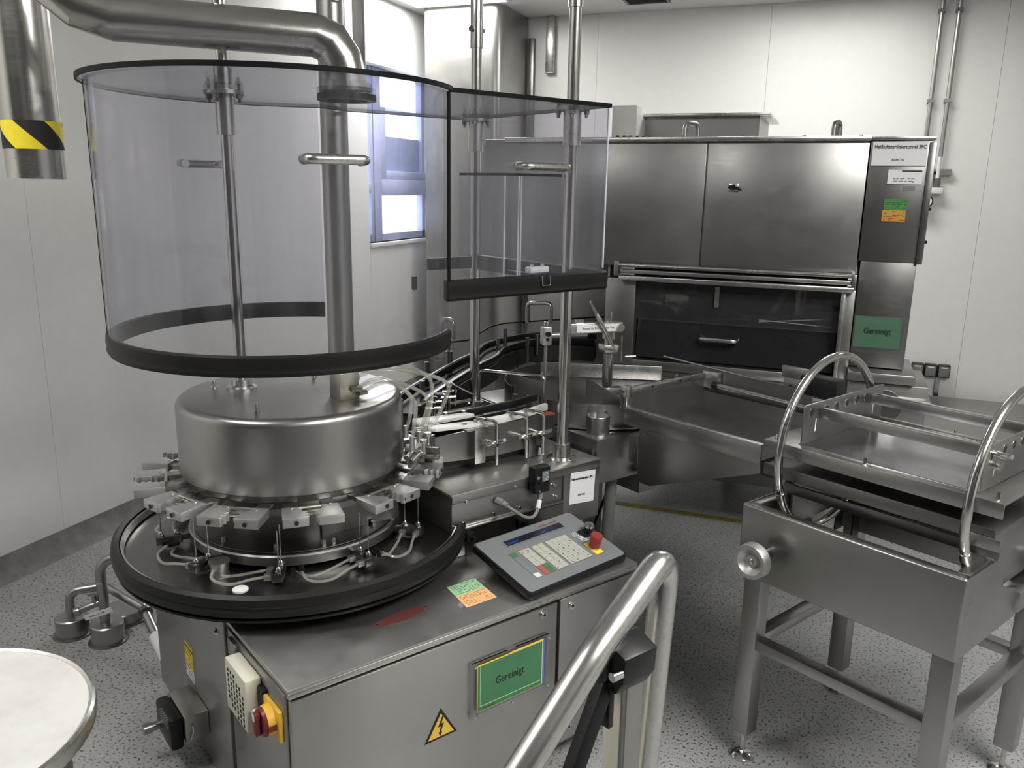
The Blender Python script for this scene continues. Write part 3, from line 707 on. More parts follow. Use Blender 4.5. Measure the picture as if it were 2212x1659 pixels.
for r in range(4): fq('indicator_bar', 0.80, 0.515 - r * 0.03, 0.865, 0.529 - r * 0.03, 0, 0.0005, 'lamp_frame', 0.001)
fq('yellow_plate', 0.779, 0.155, 0.857, 0.39, 0, 0.0006, 'yellow', 0.002)
ep = pp(FX(0.822), FY(0.275), E0)
Z3 = Vector((0, 0, 1))
add('button_base', MB().cyl(ep, ep + PN * 0.007, 0.0165, None, 28), 'tri', cp)
add('emergency_button', MB().lathe([(0.0, 0.0), (0.0172, 0.0), (0.0170, 0.012), (0.0182, 0.028), (0.0185, 0.036), (0.017, 0.039), (0.0, 0.040)], (0, 0, 0), 32), 'red', cp)
C_ = bpy.data.objects['emergency_button']; C_.matrix_local = Matrix.Translation(ep + PN * 0.006) @ Vector((0, 0, 1)).rotation_difference(PN).to_matrix().to_4x4()
kp = pp(FX(0.93), FY(0.55), E0)
kb_ = add('key_switch', MB().prism(rrect(0.05, 0.036, 0.004), kp - PRt * 0.03 - PBk * 0.02, PRt, PBk, PN * 0.004).cyl(kp, kp + PN * 0.022, 0.014, None, 24), 'black', cp)
add('switch_cap', MB().cyl(kp + PN * 0.022, kp + PN * 0.029, 0.0165, 0.015, 28).cyl(kp + PN * 0.029, kp + PN * 0.033, 0.006, None, 14), 'chrome', cp)

# ---- round wash table, rubber rim, plinth
add('wash_table', MB().lathe([(0.0, 0.612), (0.488, 0.612), (0.488, 0.626), (0.0, 0.632)], DC, 72), 'steel_dark', t)
prof = [(0.480, 0.600), (0.498, 0.604), (0.502, 0.618), (0.499, 0.626), (0.503, 0.634), (0.500, 0.652), (0.490, 0.660), (0.480, 0.655), (0.477, 0.636), (0.478, 0.612)]
add('table_rim', MB().lathe(prof, DC, 80, R(36), R(320.5), True), 'rubber', t)
add('rim_lip', MB().lathe([(0.468, 0.632), (0.4765, 0.632), (0.4765, 0.650), (0.472, 0.650)], DC, 80, R(36), R(320), True), 'steel_bright', t)
add('lower_ring', MB().lathe([(0.47, 0.588), (0.493, 0.588), (0.494, 0.594), (0.47, 0.598)], DC, 80, R(36), R(320), True), 'rubber', t)
add('table_skirt', MB().lathe([(0.43, 0.56), (0.455, 0.57), (0.46, 0.60), (0.43, 0.60)], DC, 72, R(36), R(322), True), 'dark', t)
add('nozzle_carousel', MB().lathe([(0.0, 0.640), (0.292, 0.640), (0.300, 0.644), (0.300, 0.668), (0.296, 0.672), (0.0, 0.674)], DC, 72), 'steel_tun', t)
add('carousel_top', MB().lathe([(0.0, 0.674), (0.285, 0.674), (0.285, 0.677), (0.0, 0.679)], DC, 72), 'steel_dark', t)
add('centre_column', MB().lathe([(0.0, 0.676), (0.205, 0.676), (0.205, 0.80), (0.0, 0.80)], DC, 48), 'steel_col', t)
add('column_plate', MB().box(0.314 - 0.02, 0.314 + 0.22, 0.659 - 0.215, 0.659 - 0.205, 0.678, 0.80), 'steel_dark', t)
for a in (-160, -125, -98, -92, -60, -35): bolt(t, pol(0.262, a, 0.677), (0, 0, 1), 0.008, 0.014, 'steel_top')
pg = pol(0.345, -148, 0.628)
add('table_peg', MB().lathe([(0, 0), (0.026, 0), (0.022, 0.012), (0.024, 0.022), (0.027, 0.042), (0.0, 0.042)], pg, 24), 'steel_top', t)
bt = add('push_button', MB().lathe([(0, 0), (0.034, 0), (0.034, 0.008), (0.022, 0.013), (0, 0.013)], (0.026, 0.340, 0.629), 32), 'black', t)
add('button_cap', MB().lathe([(0, 0), (0.0195, 0), (0.0195, 0.004), (0.013, 0.0075), (0, 0.008)], (0.026, 0.340, 0.642), 28), 'white', bt)

# ---- drum with its fittings
dz0, dz1, dr = 0.838, 1.043, 0.311
arc = [(dr - 0.022 + 0.022 * math.cos(R(a)), dz1 - 0.022 + 0.022 * math.sin(R(a))) for a in range(0, 91, 15)]
drum = add('drum', MB().lathe([(0.0, dz0), (dr - 0.004, dz0), (dr, dz0 + 0.003)] + arc + [(0.0, dz1 + 0.001)], DC, 96), 'steel', t)
add('drum_underplate', MB().lathe([(0, 0.795), (0.325, 0.795), (0.325, 0.812), (0.298, 0.818), (0.298, 0.836), (0, 0.836)], DC, 72), 'steel_dark', t)
add('drum_seam', MB().box(DC.x + dr * math.cos(R(-30)) - 0.004, DC.x + dr * math.cos(R(-30)) + 0.004, DC.y + dr * math.sin(R(-30)) - 0.004, DC.y + dr * math.sin(R(-30)) + 0.004, dz0, dz1 - 0.03), 'steel_dark', drum, 0.001)
for r_, a in ((0.224, 139.9), (0.232, -135.2), (0.176, 44.3)):
    p = pol(r_, a, dz1)
    add('drum_knob', MB().cyl(p, p + Z3 * 0.006, 0.009).cyl(p + Z3 * 0.006, p + Z3 * 0.02, 0.0055).cyl(p + Z3 * 0.02, p + Z3 * 0.024, 0.0075), 'chrome', drum)
add('rod_collar', MB().lathe([(0, 0), (0.042, 0), (0.042, 0.009), (0.028, 0.012), (0.028, 0.032), (0, 0.032)], (0.206, 0.753, dz1), 28), 'steel_bright', drum)
for a in (30, 120, 210, 300): bolt(drum, (0.206 + 0.034 * math.cos(R(a)), 0.753 + 0.034 * math.sin(R(a)), dz1 + 0.009), (0, 0, 1), 0.006, 0.009)

# ---- gripper clamps round the foot of the drum
def jaw(sgn):
    """plan outline (radial, tangential) with a stepped, toothed inner edge"""
    p = [(0.350, 0.068), (0.428, 0.072), (0.428, 0.010), (0.420, 0.006), (0.413, 0.016), (0.405, 0.005), (0.396, 0.015), (0.387, 0.006), (0.382, 0.020), (0.372, 0.020), (0.366, 0.026), (0.350, 0.026)]
    return [(x, sgn * y) for x, y in p]
JM = {}
for s_ in (-1, 1):
    me = MB().prism(jaw(s_), (0, 0, 0.803), (1, 0, 0), (0, 1, 0), (0, 0, 0.024)).mesh('jaw', 0.0012); me.materials.append(M['alu']); JM[s_] = me
arm_me = MB().box(0.296, 0.360, 0.028, 0.064, 0.808, 0.820).box(0.296, 0.360, -0.064, -0.028, 0.808, 0.820).box(0.30, 0.352, -0.034, 0.034, 0.806, 0.812).mesh('clamp_arm', 0.001); arm_me.materials.append(M['steel'])
spr_me = MB().cyl((0.348, -0.034, 0.822), (0.348, 0.034, 0.822), 0.0045, None, 10).cyl((0.372, -0.02, 0.812), (0.372, 0.02, 0.812), 0.003, None, 8).mesh('clamp_spring'); spr_me.materials.append(M['brass'])
hole_me = MB().cyl((0.4255, 0, 0.815), (0.4268, 0, 0.815), 0.006, None, 12).mesh('clamp_hole'); hole_me.materials.append(M['ink'])
mark_me = MB().box(0.4275, 0.4288, 0.018, 0.0205, 0.811, 0.820).mesh('clamp_mark'); mark_me.materials.append(M['ink'])
pin_me = MB().cyl((0.360, 0.048, 0.827), (0.360, 0.048, 0.830), 0.0035, None, 8).cyl((0.360, -0.048, 0.827), (0.360, -0.048, 0.830), 0.0035, None, 8).mesh('clamp_pin'); pin_me.materials.append(M['chrome'])
for i in range(12):
    a = (-163, -135.5, -107, -75, -46, -17, 13, 43, 74, 105, 135, 165.5)[i]
    c = add('gripper_clamp', arm_me, None, t); c.location = DC; c.rotation_euler = (0, 0, R(a))
    op = rnd.uniform(-0.002, 0.004)
    for s_ in (-1, 1):
        j = add('jaw', JM[s_], None, c); j.location = (rnd.uniform(-0.003, 0.003), s_ * op, 0); j.rotation_euler = (0, 0, R(s_ * rnd.uniform(0, 2)))
        h = add('clamp_hole', hole_me, None, c); h.location = (0.0025, s_ * 0.046 + s_ * op, 0)
    add('clamp_spring', spr_me, None, c); add('clamp_pin', pin_me, None, c); add('clamp_mark', mark_me, None, c)

# ---- nozzle stations with two needles and clear hoses
def station(a, flip=1):
    s = add('nozzle_station', MB().obox((0.352, 0, 0.652), (1, 0, 0), (0, 1, 0), (0, 0, 1), 0.034, 0.014, 0.012).box(0.30, 0.32, -0.008, 0.008, 0.645, 0.66), 'steel_dark', t, 0.002)
    s.location = DC; s.rotation_euler = (0, 0, R(a))
    for r_ in (0.332, 0.372):
        add('needle', MB().cyl((r_, 0.003, 0.664), (r_, 0.003, 0.775), 0.0016, None, 8), 'steel_bright', s)
        add('needle_nut', MB().cyl((r_, 0.003, 0.664), (r_, 0.003, 0.668), 0.009, None, 6).lathe([(0.008, 0), (0.0075, 0.004), (0.004, 0.009), (0, 0.010)], (r_, 0.003, 0.668), 16), 'chrome', s)
        add('hose_fitting', MB().obox((r_, -0.022, 0.650), (1, 0, 0), (0, 1, 0), (0, 0, 1), 0.0075, 0.012, 0.007), 'alu', s, 0.0015)
        d = r_ - 0.352
        pts = [(r_, -0.034, 0.650), (r_ + 0.004, -0.07, 0.646), (r_ + 0.006 + d * 0.2, -0.11, 0.639), (r_ - 0.002, -0.145, 0.638), (r_ - 0.028 + d * 0.4, -0.168, 0.645), (0.318, -0.178 + d * 0.6, 0.655)]
        add('hose', MB().sweep(smooth_path(pts, 4), 0.0038, 8), 'tubing', s)
        add('hose_port', MB().cyl((0.325, -0.176 + d * 0.6, 0.655), (0.296, -0.166 + d * 0.6, 0.655), 0.0065, None, 12), 'black', s)
    return s
s0 = station(-48.5)
for a in (-84.5, -121, -156.5, 168, 132, 96, 60):
    c = copy_tree(s0, t); c.rotation_euler = (0, 0, R(a))

# ---- manifold block, hoses over the drum edge and valve cluster
mb_ = add('manifold_block', MB().box(0.375, 0.435, 0.475, 0.535, dz1, dz1 + 0.075), 'brass', t, 0.002)
tg = [(0.556, 0.400, 0.915), (0.622, 0.47, 0.905), (0.595, 0.50, 0.915), (0.615, 0.455, 0.905), (0.655, 0.485, 0.91)]
src = [(0.415, 0.468, 1.072), (0.435, 0.468, 1.060), (0.437, 0.50, 1.064), (0.425, 0.515, 1.112), (0.437, 0.515, 1.092)]
for i, (a, b) in enumerate(zip(src, tg)):
    a = Vector(a); b = Vector(b); h = Vector((b.x - a.x, b.y - a.y, 0)); L = h.length; h.normalize()
    side = Vector((-h.y, h.x, 0)) * (0.018, 0.005, 0.03, 0.035, 0.0)[i]
    bul = (0.01, 0.03, 0.025, 0.04, 0.07)[i]
    pts = [a, a + h * L * 0.35 + Z3 * 0.018 + side * 0.4, a + h * L * 0.72 + Z3 * 0.006 + side, a + h * (L + bul) + Z3 * (-0.045) + side * 0.7, Vector((b.x, b.y, b.z + 0.045)) + h * bul * 0.6, b]
    add('feed_hose', MB().sweep(smooth_path(pts, 6), 0.0056, 10), 'tubing', mb_)
    add('hose_nut', MB().cyl(a - h * 0.006, a + h * 0.018, 0.009, 0.0075, 6), 'brass', mb_)
    add('hose_socket', MB().cyl(b - Z3 * 0.02, b + Z3 * 0.016, 0.0085, 0.007, 8), 'alu', mb_)
vc = add('valve_bracket', MB().obox((0.605, 0.452, 0.883), (0.8, 0.6, 0), (-0.6, 0.8, 0), (0, 0, 1), 0.052, 0.02, 0.006).obox((0.575, 0.43, 0.86), (0.8, 0.6, 0), (-0.6, 0.8, 0), (0, 0, 1), 0.022, 0.006, 0.03), 'alu', t, 0.0015)
add('bracket_foot', MB().obox((0.632, 0.43, 0.86), (0.6, -0.8, 0), (0.8, 0.6, 0), (0, 0, 1), 0.03, 0.008, 0.018).obox((0.66, 0.47, 0.85), (0.8, 0.6, 0), (-0.6, 0.8, 0), (0, 0, 1), 0.012, 0.012, 0.05), 'steel', vc, 0.002)
for p, q in (((0.532, 0.392, 0.872), (0.575, 0.425, 0.878)), ((0.54, 0.38, 0.862), (0.585, 0.41, 0.87)), ((0.60, 0.41, 0.868), (0.60, 0.41, 0.90)), ((0.64, 0.45, 0.87), (0.64, 0.45, 0.905))):
    add('valve_fitting', MB().cyl(p, q, 0.008, None, 12).cyl(q, Vector(q) + (Vector(q) - Vector(p)).normalized() * 0.01, 0.011, None, 6), 'steel_bright', vc)
add('clevis', MB().obox((0.625, 0.405, 0.858), (0.7, -0.7, 0), (0.7, 0.7, 0), (0, 0, 1), 0.022, 0.009, 0.004), 'steel_bright', vc, 0.001)

# ---- raised transfer housing behind the panel
hb = add('transfer_housing', MB().box(0.652, 1.235, 0.342, 1.06, 0.551, 0.742), 'steel_tun', t, 0.002)
add('housing_top', MB().box(0.648, 1.24, 0.338, 1.06, 0.742, 0.750), 'steel_top', t, 0.002)
add('top_lip', MB().box(0.650, 1.238, 0.336, 0.342, 0.722, 0.748), 'steel', hb, 0.002)
add('front_ledge', MB().box(0.662, 1.075, 0.328, 0.342, 0.636, 0.643), 'steel', hb, 0.002)
add('lower_skirt', MB().box(0.70, 1.078, 0.334, 0.342, 0.551, 0.632), 'steel_dark', hb)
add('end_panel', MB().box(1.08, 1.236, 0.336, 0.342, 0.552, 0.722), 'steel_tun', hb, 0.001)
for (u, z) in ((0.69, 0.655), (0.70, 0.72), (0.80, 0.66), (0.90, 0.655), (1.05, 0.66), (1.04, 0.70), (0.88, 0.73)): bolt(hb, (u, 0.34, z), (0, -1, 0), 0.005, 0.006, 'chrome', 'bolt', 10)
for u in (0.69, 0.885): add('ledge_bracket', MB().box(u, u + 0.028, 0.318, 0.334, 0.60, 0.628).cyl((u + 0.02, 0.318, 0.612), (u + 0.02, 0.306, 0.612), 0.007), 'black', hb, 0.001)
lb = add('machine_label', MB().prism([(1.104, 0.619), (1.211, 0.610), (1.216, 0.718), (1.107, 0.726)], (0, 0.3355, 0), (1, 0, 0), (0, 0, 1), (0, -0.0008, 0)), 'paper', t)
text(lb, 'Vialwaschmaschine SPC', 0.0108, (1.1095, 0.3343, 0.700), (1, 0, -0.07), (0.07, 0, 1), fit=0.098, bold=0.0005)
text(lb, 'BSPC01', 0.0085, (1.140, 0.3343, 0.642), (1, 0, -0.07), (0.07, 0, 1), fit=0.031, bold=0.0002)
# safety switch and its cable
sw = add('safety_switch', MB().box(0.930, 0.990, 0.300, 0.336, 0.735, 0.785).box(0.934, 0.994, 0.305, 0.336, 0.700, 0.735).box(0.982, 0.998, 0.308, 0.336, 0.765, 0.782), 'black', t, 0.004)
add('switch_plate', MB().box(0.957, 0.985, 0.2994, 0.3, 0.739, 0.772), 'panel2', sw)
print_lines(sw, (0.959, 0.2992, 0.741), (1, 0, 0), (0, 0, 1), 0.024, 0.028, 6, 'lamp_frame', 0.001, 44)
bolt(sw, (0.941, 0.30, 0.755), (0, -1, 0), 0.006, 0.003, 'chrome', 'switch_screw', 12); bolt(sw, (0.950, 0.305, 0.708), (0, -1, 0), 0.004, 0.003, 'chrome', 'switch_screw', 12)
add('cable_gland', MB().cyl((0.968, 0.32, 0.700), (0.966, 0.318, 0.680), 0.009, 0.008), 'grey', sw)
add('wall_gland', MB().cyl((0.812, 0.338, 0.700), (0.816, 0.312, 0.697), 0.012, None, 8).cyl((0.816, 0.312, 0.697), (0.822, 0.298, 0.693), 0.009), 'grey', sw)
cab = smooth_path([(0.820, 0.298, 0.693), (0.845, 0.285, 0.672), (0.880, 0.280, 0.648), (0.915, 0.285, 0.642), (0.945, 0.30, 0.662), (0.966, 0.318, 0.684)], 6)
add('cable', MB().sweep(cab, 0.0052, 10), 'grey', sw)
add('cable_tag', MB().cyl((0.941, 0.298, 0.656), (0.957, 0.310, 0.675), 0.0075, None, 10), 'paper', sw)

# ---- three lifting rods
def rod(u, v, z0, z1, r, coll, top):
    o = add('lift_rod', MB().cyl((u, v, z0), (u, v, z1), r, None, 24), 'chrome', t)
    if coll: add('rod_foot', MB().lathe([(0, 0), (0.05, 0), (0.05, 0.008), (0.03, 0.012), (0.026, 0.055), (0, 0.055)], (u, v, z0), 28), 'steel_bright', o)
    if coll:
        for a in range(0, 360, 90): bolt(o, (u + 0.04 * math.cos(R(a)), v + 0.04 * math.sin(R(a)), z0 + 0.008), (0, 0, 1), 0.006, 0.008)
    if top: add('rod_sleeve', MB().cyl((u, v, top), (u, v, z1), r * 1.22, None, 24), 'chrome', o)
    return o
rod(0.206, 0.753, dz1 + 0.03, 2.55, 0.0155, False, None)
rod(1.129, 0.407, 0.750, 2.55, 0.0185, True, 2.13)
o = rod(1.19, 0.99, 0.750, 2.55, 0.0185, True, 2.09)
bolt(o, (1.19 - 0.024, 0.99, 2.15), (-0.6, -0.8, 0), 0.010, 0.012, 'steel_dark'); bolt(o, (1.19 + 0.024, 0.99, 2.15), (0.6, 0.8, 0), 0.010, 0.012, 'steel_dark')

# ------------------------------------------------------------------ lifted acrylic hood (hangs on the rods)
t = HD = thing('protective_hood', 'lifted clear acrylic hood with black rubber bottom seal above the drum', 'hood', MP, MR)
HT = 1.855
add('curved_panel', MB().lathe([(0.451, 1.225), (0.456, 1.225), (0.456, HT), (0.451, HT)], DC, 80, R(52), R(315.6), True), 'acrylic', t)
add('front_panel', MB().box(0.640, 1.213, 0.336, 0.341, 1.36, HT), 'acrylic', t)
add('end_panel', MB().box(1.208, 1.213, 0.341, 1.07, 1.36, HT), 'acrylic', t)
outl = [(DC.x + 0.472 * math.cos(R(a)), DC.y + 0.472 * math.sin(R(a))) for a in range(52, 313, 5)] + [(0.640, 0.333), (1.216, 0.333), (1.216, 1.08), (0.72, 1.08)]
add('top_plate', MB().prism(outl, (0, 0, HT), (1, 0, 0), (0, 1, 0), (0, 0, 0.008)), 'acrylic', t)
add('top_edge', MB().strip(outl + [outl[0]], HT - 0.001, HT + 0.0105, 0.006), 'edge', t)
add('corner_edge', MB().box(0.636, 0.643, 0.333, 0.340, 1.36, HT), 'edge', t)
add('corner_edge', MB().box(1.209, 1.214, 0.335, 0.3395, 1.38, HT - 0.002), 'edgelight', t)
add('silhouette_line', MB().lathe([(0.4565, 1.24), (0.4585, 1.24), (0.4585, HT - 0.002), (0.4565, HT - 0.002)], DC, 1, R(170), R(170.7), True), 'edge', t)  # dark line painted in where the curved acrylic darkens at its silhouette
sp_ = [(0.442, 1.190), (0.458, 1.186), (0.463, 1.196), (0.4605, 1.208), (0.4635, 1.216), (0.462, 1.232), (0.454, 1.237), (0.445, 1.235), (0.441, 1.212)]
add('curved_seal', MB().lathe(sp_, DC, 84, R(52), R(317), True), 'rubber', t)
fs = [(0.0, 1.318), (0.018, 1.314), (0.026, 1.322), (0.0235, 1.335), (0.027, 1.345), (0.025, 1.366), (0.014, 1.372), (0.0, 1.37)]
add('front_seal', MB().prism(fs, (0.632, 0.351, 0), (0, -1, 0), (0, 0, 1), (0.592, 0, 0)), 'rubber', t)
add('end_seal', MB().prism(fs, (1.203, 0.351, 0), (1, 0, 0), (0, 0, 1), (0, 0.7, 0)), 'rubber', t)
add('back_seal', MB().box(1.02, 1.205, 1.045, 1.06, 1.318, 1.362), 'rubber', t, 0.004)
add('back_seal_block', MB().box(0.955, 0.972, 1.045, 1.06, 1.25, 1.30), 'rubber', t, 0.004)
def hhandle(p0, p1, n, name='handle'):
    p0 = Vector(p0); p1 = Vector(p1); n = Vector(n).normalized() * 0.036
    o = add(name, MB().tube([p0, p0 + n, p1 + n, p1], 0.0115, 0.020, 14), 'steel_bright', t)
    for p in (p0, p1): add('handle_mount', MB().cyl(p - n * 0.28, p, 0.0125, None, 16), 'alu', o)
def hp(a, r=0.452): return pol(r, a, 1.672)
hhandle(hp(-106), hp(-89.5), Vector((math.cos(R(-98)), math.sin(R(-98)), 0)))
hhandle(hp(90.5), hp(105.5), Vector((math.cos(R(98)), math.sin(R(98)), 0)))
hhandle((0.872, 0.336, 1.676), (1.028, 0.336, 1.676), (0, -1, 0))
# exhaust port ring
PC = (0.49, 0.61)
add('port_ring', MB().lathe([(0.056, HT - 0.016), (0.079, HT - 0.016), (0.079, HT), (0.056, HT)], (PC[0], PC[1], 0), 40, closed_prof=True), 'rubber', t)
add('port_collar', MB().lathe([(0.056, HT + 0.008), (0.066, HT + 0.008), (0.066, HT + 0.03), (0.056, HT + 0.03)], (PC[0], PC[1], 0), 40, closed_prof=True), 'duct', t)
for i, (u, v, r_) in enumerate(((0.206, 0.753, 0.0155), (1.129, 0.407, 0.0185), (1.19, 0.99, 0.0185))):
    gs = add('guide_sleeve', MB().lathe([(r_ + 0.0005, 1.742), (r_ + 0.0085, 1.742), (r_ + 0.0085, HT + 0.055 * (i == 0)), (r_ + 0.0005, HT + 0.055 * (i == 0))], (u, v, 0), 28, closed_prof=True), 'steel_bright', t)
    add('flange', MB().lathe([(r_ + 0.009, HT - 0.011), (0.052, HT - 0.011), (0.052, HT - 0.001), (r_ + 0.009, HT - 0.001)], (u, v, 0), 28, closed_prof=True), 'steel', gs)
    add('flange', MB().box(u - 0.05, u + 0.05, v - 0.045, v + 0.045, HT + 0.0085, HT + 0.014), 'steel_dark', gs, 0.002) if i else None
    for a in range(45, 405, 90):
        add('flange_bolt', MB().cyl((u + 0.042 * math.cos(R(a)), v + 0.042 * math.sin(R(a)), HT - 0.032), (u + 0.042 * math.cos(R(a)), v + 0.042 * math.sin(R(a)), HT + 0.016), 0.0045, None, 8).cyl((u + 0.042 * math.cos(R(a)), v + 0.042 * math.sin(R(a)), HT - 0.022), (u + 0.042 * math.cos(R(a)), v + 0.042 * math.sin(R(a)), HT - 0.011), 0.009, None, 6), 'steel_dark', gs)
# inner splash cover hanging inside the straight part
ic = [(0.95, 0.74), (0.985, 0.55), (1.03, 0.525), (1.195, 0.525), (1.195, 0.80)]
cv = add('inner_cover', MB().strip(ic, 1.335, 1.655, 0.004), 'acrylic', t)
add('cover_plate', MB().prism(ic, (0, 0, 1.655), (1, 0, 0), (0, 1, 0), (0, 0, 0.005)), 'acrylic', cv)
add('cover_edge', MB().strip(ic[1:4], 1.653, 1.661, 0.006).strip(ic[:2], 1.653, 1.661, 0.006), 'edge', cv)
for (u, v) in ((0.985, 0.547), (1.03, 0.522), (1.023, 0.526)): add('cover_corner', MB().box(u - 0.002, u + 0.002, v - 0.002, v + 0.002, 1.34, 1.652), 'edgelight', cv)
add('cover_bottom_edge', MB().strip(ic[1:], 1.332, 1.3355, 0.005), 'edgelight', cv)
lt = add('latch_plate', MB().box(0.93, 1.0, 0.344, 0.372, 1.375, 1.392), 'white', t, 0.003)
for u in (0.945, 0.985): bolt(lt, (u, 0.358, 1.392), (0, 0, 1), 0.006, 0.008, 'chrome')
add('latch_wire', MB().tube([(0.955, 0.322, 1.368), (0.955, 0.319, 1.340), (0.985, 0.319, 1.340), (0.985, 0.322, 1.368)], 0.002, 0.004, 8), 'steel', lt)
# ------------------------------------------------------------------ infeed conveyor between drum and turntable (machine axes)
t = CV = thing('infeed_conveyor', 'short vial conveyor with white guide rails leading from turntable to drum', 'conveyor', MP, MR)
add('side_plate', MB().strip([(0.62, 0.505), (0.80, 0.50), (0.95, 0.497), (1.12, 0.505)], [0.80, 0.786, 0.778, 0.778], [0.872, 0.878, 0.88, 0.88], 0.006), 'steel_tun', t)
add('far_side_plate', MB().strip([(0.70, 0.60), (0.95, 0.60), (1.16, 0.61)], 0.78, 0.885, 0.006), 'steel_dark', t)
add('belt', MB().strip([(0.66, 0.575), (0.95, 0.552), (1.20, 0.575)], 0.872, 0.878, 0.05), 'rubber', t)
add('belt_support', MB().box(0.70, 1.15, 0.53, 0.585, 0.752, 0.80), 'dark', t)
add('white_rail', MB().strip([(0.845, 0.497), (0.95, 0.497), (1.06, 0.508), (1.165, 0.535)], 0.884, 0.908, 0.018), 'white', t, 0.004)
add('black_rail', MB().strip([(0.80, 0.602), (0.95, 0.60), (1.06, 0.605), (1.20, 0.63)], 0.892, 0.915, 0.016), 'black', t, 0.003)
gp = add('guide_plate', MB().prism([(0.655, 0.555), (0.70, 0.50), (0.835, 0.472), (0.848, 0.50), (0.842, 0.515)], (0, 0, 0.893), (1, 0, 0), (0, 1, 0), (0, 0, 0.010)), 'white', t, 0.002)
add('guide_plate', MB().prism([(0.668, 0.585), (0.69, 0.62), (0.87, 0.585), (0.882, 0.555), (0.68, 0.565)], (0, 0, 0.900), (1, 0, 0), (0, 1, 0), (0, 0, 0.010)), 'white', t, 0.002)
for (u, v, z) in ((0.80, 0.60, 0.91), (0.86, 0.585, 0.91), (0.80, 0.492, 0.903), (0.845, 0.495, 0.903)):
    bolt(t, (u, v, z), (0, 0, 1), 0.008, 0.007, 'steel', 'bolt', 6)
add('angle_bracket', MB().box(0.822, 0.862, 0.466, 0.471, 0.775, 0.893).box(0.790, 0.862, 0.466, 0.50, 0.885, 0.892), 'steel_bright', t, 0.001)
for i, u in enumerate((0.895, 1.015, 1.085)):
    top = 0.905 - 0.01 * (i == 2)
    r = add('clamp_rod', MB().tube([(u - 0.045, 0.50, 0.912), (u - 0.03, 0.47, 0.912), (u, 0.452, 0.905), (u, 0.452, 0.765)], 0.0062, 0.02, 10), 'chrome', t)
    add('rod_clamp', MB().cyl((u - 0.008, 0.435, 0.835), (u - 0.008, 0.50, 0.835), 0.006, None, 10).cyl((u - 0.028, 0.455, 0.838), (u + 0.026, 0.455, 0.838), 0.007, None, 10).cyl((u + 0.022, 0.44, 0.845), (u + 0.03, 0.47, 0.832), 0.006, None, 8).cyl((u - 0.035, 0.455, 0.838), (u - 0.028, 0.455, 0.838), 0.0095, None, 8), 'chrome', r)
sb = add('sensor_block', MB().box(1.122, 1.165, 0.49, 0.525, 0.80, 0.878), 'steel_dark', t, 0.002)
add('sensor_tape', MB().box(1.121, 1.166, 0.489, 0.526, 0.878, 0.882), 'tape', sb, 0.001)
add('sensor_gland', MB().cyl((1.10, 0.48, 0.752), (1.10, 0.48, 0.775), 0.011, 0.008, 8), 'paper', t)
add('sensor_cable', MB().sweep(smooth_path([(1.10, 0.48, 0.775), (1.115, 0.49, 0.80), (1.14, 0.525, 0.80), (1.15, 0.53, 0.84)], 5), 0.003, 8), 'black', t)
add('mounting_block', MB().box(1.045, 1.075, 0.475, 0.497, 0.752, 0.835), 'steel_dark', t, 0.002)
add('rail_loop', MB().tube([(1.075, 0.80, 0.80), (1.075, 0.80, 0.985), (1.205, 0.595, 0.985), (1.205, 0.595, 0.80)], 0.0048, 0.022, 10), 'chrome', t)
add('loop_base', MB().cyl((1.075, 0.80, 0.752), (1.075, 0.80, 0.87), 0.016, None, 18), 'steel', t)
add('loop_base', MB().cyl((1.205, 0.62, 0.755), (1.205, 0.60, 0.83), 0.012, None, 12), 'steel_dark', t)
add('deck_plate', MB().box(1.02, 1.2, 0.66, 0.98, 0.752, 0.80), 'steel_bright', t, 0.003)
for (u, v) in ((1.16, 0.70), (1.19, 0.66), (1.225, 0.63)):
    add('guide_post', MB().cyl((u, v, 0.80), (u, v, 0.905), 0.010, None, 14), 'steel_dark', t)
add('bent_wire', MB().sweep(smooth_path([(1.10, 1.02, 0.90), (1.06, 0.93, 0.905), (1.09, 0.83, 0.88), (1.17, 0.76, 0.84)], 6), 0.0028, 8), 'chrome', t)
for (u, v) in ((0.97, 0.78), (1.08, 0.88)):
    add('tension_rod', MB().tube([(u - 0.03, v + 0.10, 0.90), (u, v + 0.08, 0.90), (u, v + 0.08, 0.82)], 0.005, 0.012, 8).cyl((u - 0.03, v + 0.08, 0.83), (u + 0.07, v + 0.08, 0.83), 0.006, None, 8), 'chrome', t)

# ------------------------------------------------------------------ outfeed conveyor curving back to the tunnel
t = thing('outfeed_conveyor', 'curved black outfeed conveyor running from drum behind turntable to tunnel', 'conveyor', MP, MR)
path_o = smooth_path([(0.80, 0.905), (0.976, 1.055), (1.37, 1.345), (1.55, 1.46), (1.733, 1.62), (2.0, 1.71), (2.20, 1.66), (2.33, 1.52)], 6)
def offs(P, d):
    P = [Vector((p[0], p[1], 0)) for p in P]; o = []
    for i in range(len(P)):
        tt_ = (P[min(i + 1, len(P) - 1)] - P[max(i - 1, 0)]).normalized(); o.append((P[i].x - tt_.y * d, P[i].y + tt_.x * d))
    return o
add('outer_rail', MB().strip(offs(path_o, 0.022), 0.858, 0.888, 0.020), 'black', t, 0.003)
add('inner_rail', MB().strip(offs(path_o, -0.075), 0.850, 0.876, 0.018), 'black', t, 0.003)
add('belt', MB().strip(offs(path_o, -0.026), 0.838, 0.846, 0.08), 'rubber', t)
add('rail_sheen', MB().strip(offs(path_o[2:22], -0.075), 0.876, 0.879, 0.014), 'steel_bright', t)  # brighter strips on the black rails stand in for reflected window light
add('rail_sheen', MB().strip(offs(path_o[2:22], 0.022), 0.888, 0.891, 0.010), 'steel_dark', t)
add('frame', MB().strip(offs(path_o, -0.02), 0.76, 0.836, 0.11), 'dark', t)
add('support_beam', MB().box(1.25, 1.42, 1.26, 1.36, 0.0, 0.76), 'steel_dark', t)
